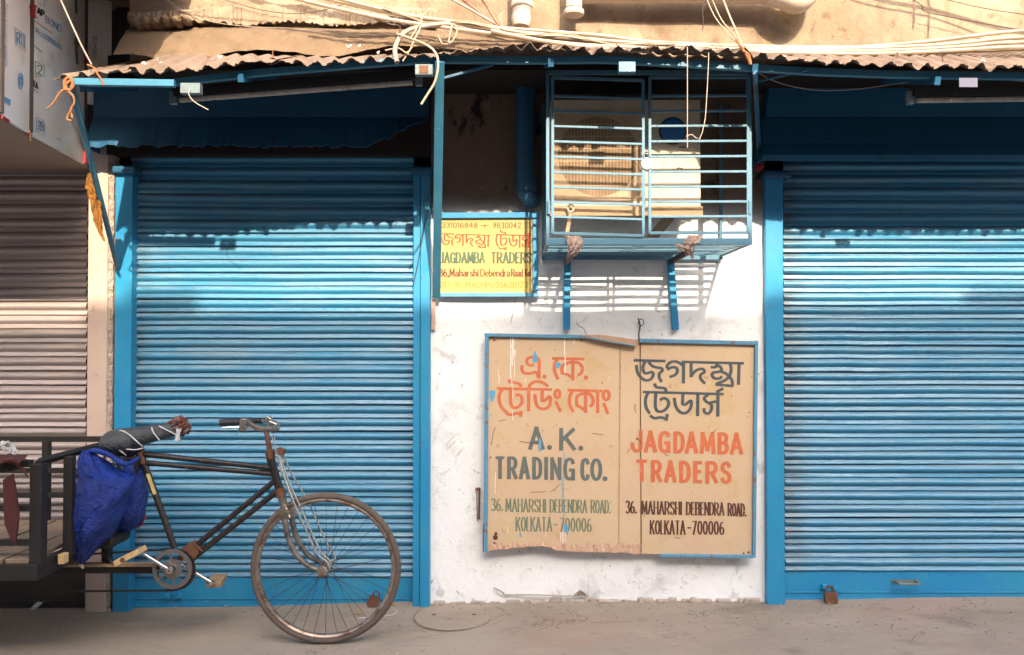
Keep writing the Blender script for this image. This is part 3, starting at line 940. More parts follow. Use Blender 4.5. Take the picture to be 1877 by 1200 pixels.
# tube light battens
for lab, a, b in (('long dusty tube light batten under the awning above the tricycle', (318, 184), (768, 150)), ('dusty tube light batten under the awning above the shutter with the handle', (1668, 184), (2120, 178))):
    p0, p1 = at(*a, .72), at(*b, .72)
    t = thing('tube_light', lab, 'tube light', tuple((p0 + p1) / 2), 'tube lights under the awning')
    MB().bar(p0 + Vector((0, 0, .035)), p1 + Vector((0, 0, .035)), .045, .03, (0, -1, 0)).build('batten', M['cart_paint'], t, bevel=.003)
    d = (p1 - p0).normalized()
    MB().tube([p0 + d * .03, p1 - d * .03], .0125, 12).build('tube', M['tube'], t, smooth=True)
    for q in (p0, p1):
        MB().box(q + Vector((0, 0, .012)), (.03, .03, .06)).build('lamp_holder', M['tin'], t, bevel=.003)

# ------------------------------------------------------------------ pipes
t = thing('downpipe', 'blue downpipe darkened for the shade beside the cage', 'pipe', tuple(at(964, 350, .08)))
MB().tube([at(964, 100, .08), at(964, 335, .08)], .052, 20).build('pipe', M['shaded_blue'], t, smooth=True)  # pipe colour darkened to stand for the recess shade
MB().lathe([(0, .058), (.05, .058)], at(964, 335, .08) - Vector((0, 0, .05)), 'z', 20).build('collar', M['shaded_blue'], t, smooth=True)
MB().tube([at(964, 338, .08), at(964, 352, .08), at(970, 362, .05), at(973, 366, .0)], .046, 14, smooth=4).build('elbow', M['shaded_blue'], t, smooth=True)

t = thing('drain_pipe', 'white horizontal drain pipe with a fat elbow at the top of the tan wall', 'pipe', tuple(at(1300, -8, .5)))
zc = at(1300, -14, .47).z
MB().tube([(at(1050, 0, .47).x, -.47, zc), (at(1425, 0, .47).x, -.47, zc)], .052, 18).build('pipe', M['pvc'], t, smooth=True)
MB().tube([(at(1418, 0, .5).x, -.47, zc), at(1440, -8, .5), at(1462, -2, .5), at(1478, -22, .5), at(1480, -70, .5)], [.058, .066, .070, .066, .06], 20, smooth=5).build('elbow', M['pvc'], t, smooth=True)
t = thing('vent_pipe', 'white upright pvc pipe end behind the cables, left of the capped stub', 'pipe', tuple(at(957, 40, .5)))
MB().tube([at(957, -120, .5), at(957, 20, .5), at(956, 34, .5), at(955, 48, .5)], [.047, .047, .050, .040], 18).build('pipe', M['pvc'], t, smooth=True)
MB().lathe([(0, .052), (.012, .054), (.03, .052)], at(957, 14, .5), 'z', 18).build('collar', M['pvc'], t, smooth=True)
t = thing('pipe_stub', 'short capped white pipe stub hanging down above the cables', 'pipe', tuple(at(1052, 10, .5)))
MB().tube([at(1052, -100, .5), at(1052, 14, .5)], .040, 18).build('pipe', M['pvc'], t, smooth=True)
MB().lathe([(0, .046), (.006, .050), (.022, .050), (.03, .042)], at(1052, 28, .5), 'z', 18).build('cap', M['pvc'], t, smooth=True)


# ------------------------------------------------------------------ cables and wires
def cable(lab, pts, r, m, p=.56, group='cables running along the top of the awning', name='cable', cat='cable', smooth=6, seg=7, wob=0.0):
    P = [at(q[0], q[1], q[2] if len(q) > 2 else p) for q in pts]
    P = catmull(P, smooth)
    if wob:
        rr = random.Random(len(lab))
        P = [q + Vector((rr.uniform(-wob, wob), 0, rr.uniform(-wob, wob))) for q in P]
    o = MB().tube(P, r, seg).build(name, M[m], smooth=True)
    return tag(o, lab, cat, group)


cable('cream cable uppermost of the bundle over the awning, fanning up at its far end', [(560, -12), (700, 20), (800, 37), (900, 49), (960, 54), (1100, 65), (1200, 77), (1400, 85), (1570, 86), (1700, 76), (1877, 56), (2200, 40)], .0092, 'cable', .585)
cable('cream cable second from the top of the bundle over the awning', [(500, -14), (640, 20), (760, 38), (850, 51), (960, 66), (1060, 76), (1160, 83), (1300, 88), (1450, 90), (1600, 88), (1750, 80), (1877, 68), (2200, 60)], .0092, 'cable', .60)
cable('cream cable third in the bundle over the awning', [(600, -8), (680, 12), (760, 30), (860, 43), (960, 60), (1050, 70), (1250, 84), (1400, 92), (1600, 93), (1750, 86), (1877, 77), (2200, 74)], .0088, 'cable', .62)
cable('cream cable lowest in the bundle, resting on the corrugated sheets', [(560, 2), (700, 33), (800, 48), (900, 61), (1000, 75), (1100, 84), (1250, 90), (1400, 96), (1600, 98), (1750, 92), (1877, 86), (2200, 84)], .0092, 'cable', .65)
cable('short tan cable lying along the sheets beside the vent pipe', [(900, 56), (980, 72), (1060, 84), (1150, 92), (1190, 91)], .0092, 'cable', .67)
cable('thin tan cable crossing the tan wall beneath the drain pipe', [(960, 58), (1100, 72), (1200, 80), (1350, 84), (1500, 88), (1700, 95), (1900, 93)], .005, 'cable', .60)
cable('red brown cable dropping steeply beside the vent pipe', [(868, -20), (890, 8), (910, 40), (925, 52)], .005, 'cable_red', .55)
cable('red cable sloping down to the bundle, longer of the two by the vent pipe', [(820, -20), (860, 8), (900, 38), (915, 50)], .005, 'cable_red', .56)
cable('brown cable sloping down to the bundle, flattest by the vent pipe', [(790, -20), (850, 10), (905, 42)], .006, 'cable_grey', .57)
cable('thick grey cable looping up over the sheets near the brace', [(728, 114, .9), (724, 92, .86), (732, 70, .80), (752, 54, .74), (790, 46, .68), (822, 44, .64), (836, 52, .62)], .0105, 'cable_grey')
cable('pale cut cable hanging below the awning beside the brace', [(728, 62, .8), (752, 70, .86), (785, 84, .9), (800, 100, .94), (803, 122, .95), (797, 150, .95), (784, 172, .95), (772, 191, .95)], .0052, 'cable', group=None)
for i, (lab, pts) in enumerate((
        ('tangled pale wire rising from the looped grey cable', [(752, 70, .8), (765, 50, .74), (778, 25, .7), (792, 16, .68)]),
        ('tangled pale wire curling down beside the looped cable', [(770, 18, .7), (772, 45, .74), (758, 75, .8), (752, 90, .86), (738, 112, .9)]),
        ('tangled wire crossing the looped grey cable', [(706, 92, .85), (730, 88, .84), (745, 96, .85), (756, 86, .84)]),
        ('loose wire loop hanging behind the looped cable', [(803, 64, .7), (812, 80, .76), (828, 76, .76), (838, 56, .7), (830, 44, .68), (822, 78, .78)]),
        ('dark wire stub standing on the sheets by the looped cable', [(731, 32, .62), (733, 58, .66), (722, 78, .75), (724, 88, .8)]))):
    cable(lab, pts, .0032, 'cable' if i != 4 else 'cable_dark', group='tangled wires beside the awning brace', seg=5)
cable('string hanging straight down in front of the cage, the straighter of two', [(1260, 86, .90), (1260, 92, .93), (1260, 250, .93), (1260, 270, .93)], .0018, 'string', group=None, name='string', cat='string', seg=5, smooth=1)
cable('kinked string hanging in front of the cage', [(1299, 96, .93), (1298, 130, .93), (1294, 200, .93), (1291, 226, .93), (1282, 255, .93), (1268, 246, .93), (1258, 250, .93)], .0018, 'string', group=None, name='string', cat='string', seg=5, smooth=2)
for lab, pts, r in (('taut pale wire slanting down to the awning above the cage, thickest', [(1322, -10, .6), (1338, 30, .7), (1352, 62, .8), (1362, 90, .9)], .0045),
                    ('taut wire slanting down to the awning above the cage, lowest slope', [(1292, -10, .6), (1310, 30, .66), (1335, 62, .75), (1360, 86, .88)], .003),
                    ('taut wire slanting to the awning between two paler wires', [(1302, -10, .6), (1322, 35, .7), (1345, 62, .78), (1362, 88, .9)], .003),
                    ('dark dangling wire end beside the slanting wires', [(1294, 0, .6), (1288, 20, .6), (1290, 40, .6), (1287, 55, .6)], .0022)):
    cable(lab, pts, r, 'cable' if 'dark' not in lab else 'cable_dark', group='wires slanting down above the cage', seg=5, smooth=3, name='wire', cat='wire')
cable('drooping thin wire under the awning above the shutter with the handle', [(1376, 122, .66), (1385, 130, .64), (1430, 152, .62), (1500, 165, .60), (1580, 162, .60), (1680, 148, .62), (1790, 142, .64), (1890, 150, .64)], .0024, 'cable_grey', group=None, name='wire', cat='wire', seg=5)
cable('coiled wire tie on the awning edge above the cage corner', [(1350, 72, .88), (1362, 92, .92), (1372, 100, .92), (1376, 118, .92), (1370, 104, .92), (1358, 84, .92)], .006, 'rope', group=None, name='wire_tie', cat='wire tie')
cable('thin wire trailing from the pale junction box', [(348, 163, .9), (346, 172, .92), (356, 186, .92), (382, 201, .92)], .0018, 'string', group=None, name='wire', cat='wire', seg=5)
for lab, pts, m_, r in (('thin dark wire sagging across the tan wall beneath the cornice', [(400, -5), (480, 18), (560, 24), (640, 5)], 'cable_dark', .0018),
                    ('fine wire crossing upwards on the tan wall at the cornice', [(300, -5), (350, 26), (430, 46), (640, 58)], 'cable_grey', .0018),
                    ('fine wire slanting up across the cornice', [(320, 14), (350, 22), (390, 0), (430, -20)], 'cable_grey', .0018),
                    ('fine dark wire along the top of the tan wall over the handle shutter', [(1700, -10), (1790, 12), (1877, 26), (2000, 40)], 'cable_dark', .0018),
                    ('kinked dark wire on the tan wall right of the elbow', [(1660, -10), (1690, 10), (1700, 22), (1800, 42), (1900, 60)], 'cable_dark', .002)):
    cable(lab, pts, r, m_, .44, group='fine wires on the tan wall', seg=5, name='wire', cat='wire')
# cables strung over the street, out of view above; their shadows cross the tan wall
def overhead(lab, pts, r, d=.50):
    P = catmull([at(q[0], q[1], .37) + Vector((.18 * d, -d, .63 * d)) for q in pts], 6)
    o = MB().tube(P, r, 8).build('cable', M['cable_dark'], smooth=True)
    tag(o, lab, 'cable', 'cables strung above the awning')


overhead('thick cable bundle strung overhead whose shadow slants down the tan wall to the vent pipe', [(380, -40), (480, 8), (560, 32), (640, 44), (760, 58), (880, 70), (1000, 84)], .016)
overhead('overhead cable whose shadow slants across the tan wall above the handle shutter', [(1560, -20), (1620, 4), (1700, 22), (1800, 44), (1900, 62), (2100, 90)], .010)
overhead('thin overhead cable whose faint shadow runs beneath the elbow of the drain pipe', [(1500, -20), (1600, 12), (1700, 36), (1790, 62)], .005)
for x_, which in ((1671, 'shorter and nearer the drain pipe elbow'), (1698, 'longer, beside the yellow stained plaster')):
    overhead('overhead drop wire throwing an upright shadow, ' + which, [(x_, -30), (x_ + 1, 20), (x_, 56 if x_ < 1680 else 72)], .006)
overhead('overhead wire whose thin shadow crosses the mortar slope', [(240, 40), (480, 58), (700, 62), (900, 84)], .004)

for lab, pts, r in (('thin tan strand sagging lowest along the sheets right of the slanting wires', [(1376, 98), (1450, 101), (1560, 103), (1700, 98), (1877, 92), (2100, 90)], .004),
                    ('thin tan strand weaving over the bundle near the vent pipe', [(700, 10), (780, 40), (860, 38), (940, 62), (1040, 62), (1120, 80), (1240, 76)], .0035),
                    ('thin brown strand twisted along the lower bundle near the looped cable', [(640, 12), (720, 44), (830, 46), (930, 74), (1040, 78), (1160, 90), (1300, 86)], .0035),
                    ('frayed strand sticking up from the bundle left of the vent pipe', [(905, 62), (920, 48), (915, 30), (926, 20)], .003)):
    cable(lab, pts, r, 'cable_grey' if 'brown' in lab or 'frayed' in lab else 'cable', .64, seg=5, wob=.0015)

# rope at the left end of the rail
t = thing('rope', 'frayed orange rope knotted round the end of the awning rail', 'rope', tuple(at(125, 155, .9)))
for pts in ([(118, 146), (119, 163), (128, 166), (133, 150), (128, 142), (120, 146), (122, 160)],
            [(130, 146), (124, 152), (118, 158), (126, 164), (134, 158), (132, 146)]):
    MB().tube([at(q[0], q[1], .905 + .004 * (i % 2)) for i, q in enumerate(pts)], .006, 6, smooth=5).build('rope_knot', M['rope'], t, smooth=True)
MB().tube([at(x_, y_, .93) for x_, y_ in ((130, 166), (118, 164), (108, 172), (98, 188), (86, 199))], [.005, .0048, .003], 6, smooth=5).build('rope_end', M['rope'], t, smooth=True)
MB().tube([at(x_, y_, .93) for x_, y_ in ((126, 168), (134, 176), (136, 188), (130, 200), (133, 216))], [.005, .004, .004], 6, smooth=5).build('rope_end', M['rope'], t, smooth=True)
MB().tube([at(x_, y_, .935) for x_, y_ in ((130, 202), (125, 210), (123, 218), (131, 221))], .004, 6, smooth=5).build('rope_end', M['rope'], t, smooth=True)
MB().tube([at(x_, y_, .91) for x_, y_ in ((160, 118), (172, 124), (178, 134), (186, 146), (190, 156))], .004, 6, smooth=5).build('rope_end', M['rope'], t, smooth=True)
cable('dark rusty rod running up from the awning end across the cladding', [(108, -8, .95), (135, 52, .95), (152, 88, .93), (168, 118, .91)], .0038, 'cable_grey', group=None, name='stay_rod', cat='rod')


# crumpled cloth
def crumple(name, lab, cat, path, widths, m, seed, flat=.35, top=True, seg=30, parent=None):
    rnd = random.Random(seed)
    P = catmull(path, 7)
    n = len(P)
    rings = []
    ph = [rnd.uniform(0, 6) for _ in range(5)]
    for i, c in enumerate(P):
        u = i / (n - 1) * (len(widths) - 1)
        k = min(int(u), len(widths) - 2)
        w = widths[k] + (widths[k + 1] - widths[k]) * (u - k)
        ring = []
        for j in range(seg):
            a = 2 * pi * j / seg
            rr = w * (.85 + .45 * abs(sin(2.5 * a + ph[0] + i * .22)) ** 1.5 - .30 * abs(sin(4 * a + ph[1] - i * .3)) + .12 * sin(9 * a + ph[2] + i * .8) + rnd.uniform(-.06, .06))
            tg_ = P[min(i + 1, n - 1)] - P[max(i - 1, 0)]
            if abs(tg_.x) > abs(tg_.z) * 1.2:
                ring.append(c + Vector((rnd.uniform(-.2, .2) * w, rr * cos(a) * flat, rr * sin(a) * .8)))
            else:
                ring.append(c + Vector((rr * cos(a), rr * sin(a) * flat, rnd.uniform(-.2, .2) * w)))
        rings.append(ring)
    o = MB().loft(rings).build(name, m, parent, smooth=False)
    if lab:
        tag(o, lab, cat)
    return o


crumple('rag', 'torn yellow orange rag tied to the awning brace by the grey shutter', 'rag', [at(168, 318, .46), at(170, 345, .42), at(175, 375, .38), at(180, 405, .34), at(184, 425, .31), at(192, 442, .29)], [.018, .030, .022, .02, .010, .004], M['rag_orange'], 3, .5)
for q, (x_, y_) in enumerate(((166, 322), (172, 326), (178, 330))):
    pass
crumple('rag', 'dirty rag tied under the cage beneath the fan side of the air conditioner', 'rag', [at(1050, 433, .58), at(1054, 445, .60), at(1052, 458, .60), at(1046, 470, .58), at(1038, 484, .52)], [.030, .036, .026, .018, .004], M['rag'], 4, .5)
crumple('rag', 'dirty rag tied under the cage beneath the emblem side of the air conditioner', 'rag', [at(1272, 432, .58), at(1268, 444, .60), at(1258, 452, .60), at(1262, 462, .59), at(1272, 474, .56)], [.030, .034, .034, .020, .006], M['rag'], 6, .5)
crumple('rag', 'small twisted rag end knotted beside the larger rag under the cage', 'rag', [at(1240, 448, .6), at(1250, 455, .6), at(1262, 454, .6)], [.010, .018, .014], M['rag'], 9, .6)

# ------------------------------------------------------------------ cage round the air conditioner
PF = 0.55
cg = thing('window_cage', 'blue barred metal cage enclosing the air conditioner on the white wall', 'cage', tuple(at(1190, 440, .3)))
XL, XR = at(1004, 440, PF).x, at(1375, 440, PF).x
ZBt, ZTp = at(1190, 441, PF).z, at(1190, 133, PF).z


def cbar(a, b, w=.010, h=.010, name='bar', par=cg):
    return MB().bar(a, b, w, h).build(name, M['cage'], par, bevel=.0012)


# main frame
for X in (XL, XR):
    cbar((X, -PF, ZBt), (X, -PF, ZTp), .016, .016, 'corner_post')
    cbar((X, -.02, ZBt - .005), (X, -.02, ZTp), .016, .016, 'corner_post')
    for z in (ZTp,):
        cbar((X, -PF + .008, z), (X, -.012, z), .014, .014, 'side_rail')
    cbar((X, -PF + .016, ZBt - .012), (X, -.012, ZBt - .016), .016, .016, 'side_rail')
cbar((XL - .008, -PF, ZBt - .004), (XR + .008, -PF, ZBt - .004), .032, .018, 'front_rail')
cbar((XL - .008, -PF, ZTp), (XR + .008, -PF, ZTp), .020, .016, 'front_rail')
cbar((XL - .008, -.022, ZBt - .02), (XR + .008, -.022, ZBt - .02), .034, .018, 'back_rail')
# bottom bars along the width
first = None
for i in range(7):
    y = PF - .055 - i * .068
    if first is None:
        first = cbar((XL + .009, -y, ZBt - .014), (XR - .009, -y, ZBt - .014), .006, .026, 'floor_bar')
        y0 = y
    else:
        c = share(first)
        c.location = (0, -(y - y0), 0)
# cross bars at the open end of the cage floor
for i in range(6):
    X = XR - .03 - i * .036
    cbar((X, -PF + .02, ZBt - .022), (X, -.03, ZBt - .022), .006, .006, 'cross_bar')
# side bars (along depth)
nb_ = 11
for X in (XL, XR):
    f0 = cbar((X, -PF + .009, ZBt + .055), (X, -.03, ZBt + .055), .007, .007, 'side_bar')
    for i in range(1, nb_):
        c = share(f0)
        c.location = (0, 0, i * .073)
# doors
for name_x, (xa, xb), sl in (('cage_door', (1013, 1179), 5), ('cage_door', (1191, 1371), -1)):
    d = bpy.data.objects.new('cage_door', None)
    COL.objects.link(d)
    d.parent = cg
    d.location = (0, 0, 0)
    d.matrix_parent_inverse = Matrix.Translation(-Vector(cg.location))
    yb, yt = 427, 142
    p0 = PF + .012
    for xx in (xa, xb):
        s_ = sl * (xx - xa) / (xb - xa)
        MB().bar(at(xx, yb + s_, p0), at(xx, yt + s_, p0), .014, .012).build('stile', M['cage'], d, bevel=.0012)
    ys = [yb, 397, 370, 342.5, 315, 287, 259, 231, 203.5, 176, yt]
    for i, yy in enumerate(ys):
        h = .014 if i in (0, len(ys) - 1) else .0105
        MB().bar(at(xa, yy, p0 + .001), at(xb, yy + sl, p0 + .001), h, .010).build('bar' if 0 < i < len(ys) - 1 else 'door_rail', M['cage'], d, bevel=.001)
    hx = 1006 if xa < 1100 else 1374
    MB().tube([at(hx, 392, p0 + .004), at(hx, 368, p0 + .004)], .008, 10).build('hinge', M['cage'], d, smooth=True)
# bracket arms and wall legs
for X0 in (1037, 1226):
    xw = at(X0, 480, 0).x
    xa = at(X0 + 1, 480, 0).x
    br = MB()
    br.bar((xa, -PF - .01, ZBt - .042), (xa, -.03, ZBt - .05), .016, .030)
    br.build('bracket_arm', M['dark_steel'], cg, bevel=.002)
    MB().bar(at(X0 + 3, 474, .022), at(X0 + (2 if X0 < 1100 else 12), 604, .022), .036, .03, (0, -1, 0)).build('bracket_leg', M['blue'], cg, bevel=.002)

# ------------------------------------------------------------------ air conditioner
PA = 0.40
ac = thing('air_conditioner', 'cream outdoor air conditioner unit inside the blue cage', 'air conditioner', tuple(at(1148, 378, .3)))
a0, a1 = at(1010, 183, PA), at(1284, 377, PA)
case = MB()
case.span((a0.x, -PA + .012, a1.z), (a0.x + .012, -.12, a0.z))
case.span((a1.x - .012, -PA + .012, a1.z), (a1.x, -.12, a0.z))
case.span((a0.x, -PA + .004, a0.z - .0125), (a1.x, -.12, a0.z + .002))
case.span((a0.x + .0125, -PA + .012, a1.z), (a1.x - .0125, -.12, a1.z + .014))
case.span((a0.x + .0125, -.13, a1.z + .0145), (a1.x - .0125, -.121, a0.z - .013))
case.build('casing', M['ac'], ac, bevel=.004)
fc = at(1098, 284, PA)
FR = .205
xm = at(1183, 280, PA).x
fp = MB()
zc0, zc1 = a1.z, a0.z
n = 64
circ, outer = [], []
for j in range(n):
    t_ = 2 * pi * j / n
    dx, dz = cos(t_), sin(t_)
    circ.append(Vector((fc.x + FR * dx, -PA, fc.z + FR * dz)))
    s_ = min(((xm - fc.x) / dx) if dx > 1e-6 else 1e9, ((a0.x - fc.x) / dx) if dx < -1e-6 else 1e9,
             ((zc1 - fc.z) / dz) if dz > 1e-6 else 1e9, ((zc0 - fc.z) / dz) if dz < -1e-6 else 1e9)
    outer.append(Vector((fc.x + s_ * dx, -PA, fc.z + s_ * dz)))
inner = [Vector((v.x, -PA + .05, v.z)) for v in circ]
vs = outer + circ + inner
fs = []
for j in range(n):
    k = (j + 1) % n
    fs += [(j, k, n + k, n + j), (n + j, n + k, 2 * n + k, 2 * n + j)]
fp.add(vs, fs)
fp.add([(xm, -PA, zc0), (a1.x, -PA, zc0), (a1.x, -PA, zc1), (xm, -PA, zc1)], [(0, 1, 2, 3)])
fp.span((a0.x, -PA + .002, zc0 - .002), (a1.x, -PA + .011, zc0 + .004))
fp.build('front_panel', M['ac'], ac, recalc=False)
MB().span((a0.x + .015, -.2, zc0 + .016), (xm, -.19, zc1 - .015)).build('coil', M['black'], ac)
fan = MB()
for k in range(3):
    th = k * 2 * pi / 3 + .5

    def bl(u, v, th=th):
        r = .045 + .145 * v
        a = th + (u - .5) * (1.25 - .35 * v) + .25 * v
        return (fc.x + r * cos(a), -PA + .10 + .05 * (u - .5), fc.z + r * sin(a))
    fan.grid(bl, 8, 6)
fan.build('fan_blades', M['fan'], ac, smooth=True, solid=.003)
MB().lathe([(0, .05), (-.03, .05), (-.045, .035), (-.05, .005)], (fc.x, -PA + .11, fc.z), 'y', 20).build('fan_hub', M['fan'], ac, smooth=True)
gw = MB()
gx0, gx1 = at(1016, 0, PA + .01).x, at(1178, 0, PA + .01).x
gz0, gz1 = at(0, 363, PA + .01).z, at(0, 205, PA + .01).z
nw = 62
for i in range(nw + 1):
    X = gx0 + (gx1 - gx0) * i / nw
    bow = .004 * sin(i * .7)
    gw.tube([(X, -PA - .003, gz0), (X, -PA - .018, gz0 + .006), (X, -PA - .018, gz1 - .006), (X, -PA - .003, gz1)], .0018, 4)
for k in range(8):
    z = gz0 + (gz1 - gz0) * k / 7
    gw.tube([(gx0, -PA - .0155, z), (gx1, -PA - .0155, z)], .0019, 5)
gw.build('fan_guard', M['ac_wire'], ac, kind='stuff')
dc = at(1233, 240, PA)
MB().lathe([(0, .068), (-.006, .068), (-.008, .064)], dc, 'y', 36).build('emblem_ring', M['black'], ac, smooth=True)
MB().lathe([(-.0075, .062), (-.012, .060), (-.0135, .04), (-.014, .003)], dc, 'y', 36).build('emblem_disc', M['disc'], ac, smooth=True)
tg = MB()
tg.span((at(1245, 266, PA).x, -PA - .001, at(0, 271, PA).z), (at(1258, 266, PA).x, -PA - .0005, at(0, 268, PA).z))
tg.build('name_print', M['ink_grey'], ac)
# marks hanging on the casing
mk = MB()
mk.tube([at(1240, 310, PA + .01), at(1245, 307, PA + .012), at(1251, 310, PA + .012), at(1247, 314, PA + .01)], .003, 5, smooth=3)
mk.build('red_wire_loop', M['cable_red'], ac)

bm_ = MB().span((at(1008, 378, .42).x, -.43, at(0, 396, .42).z), (at(1288, 378, .42).x, -.36, at(0, 378.5, .42).z)).build('support_beam', M['wood'], bevel=.003)
tag(bm_, 'wooden beam carrying the air conditioner inside the cage', 'wooden beam')
pl = MB().bar(at(1228, 397, .36), at(1188, 444, .2), .05, .025).build('wood_prop', M['wood'], bevel=.003)
tag(pl, 'slanting wooden prop under the emblem end of the air conditioner', 'wooden prop')
t = thing('cord_loop', 'tan cord looped over the beam and hanging below the air conditioner', 'cord', tuple(at(1045, 380, .45)))
MB().tube([at(x_, y_, .455) for x_, y_ in ((1040, 378), (1046, 374), (1052, 378), (1050, 386), (1044, 388), (1040, 380), (1046, 376))], .005, 6, smooth=4).build('cord_knot', M['string'], t, smooth=True)
MB().bar(at(1047, 386, .45), at(1038, 434, .45), .018, .010).build('cord_tail', M['wood'], t)
o = MB().lathe([(-.02, .004), (-.016, .018), (0, .024), (.012, .02), (.02, .006)], at(1391, 306, .05), 'y', 16).build('red_knob', M['red'], smooth=True)
tag(o, 'small red knob in the dark beside the shutter guide, next to the cage', 'knob')

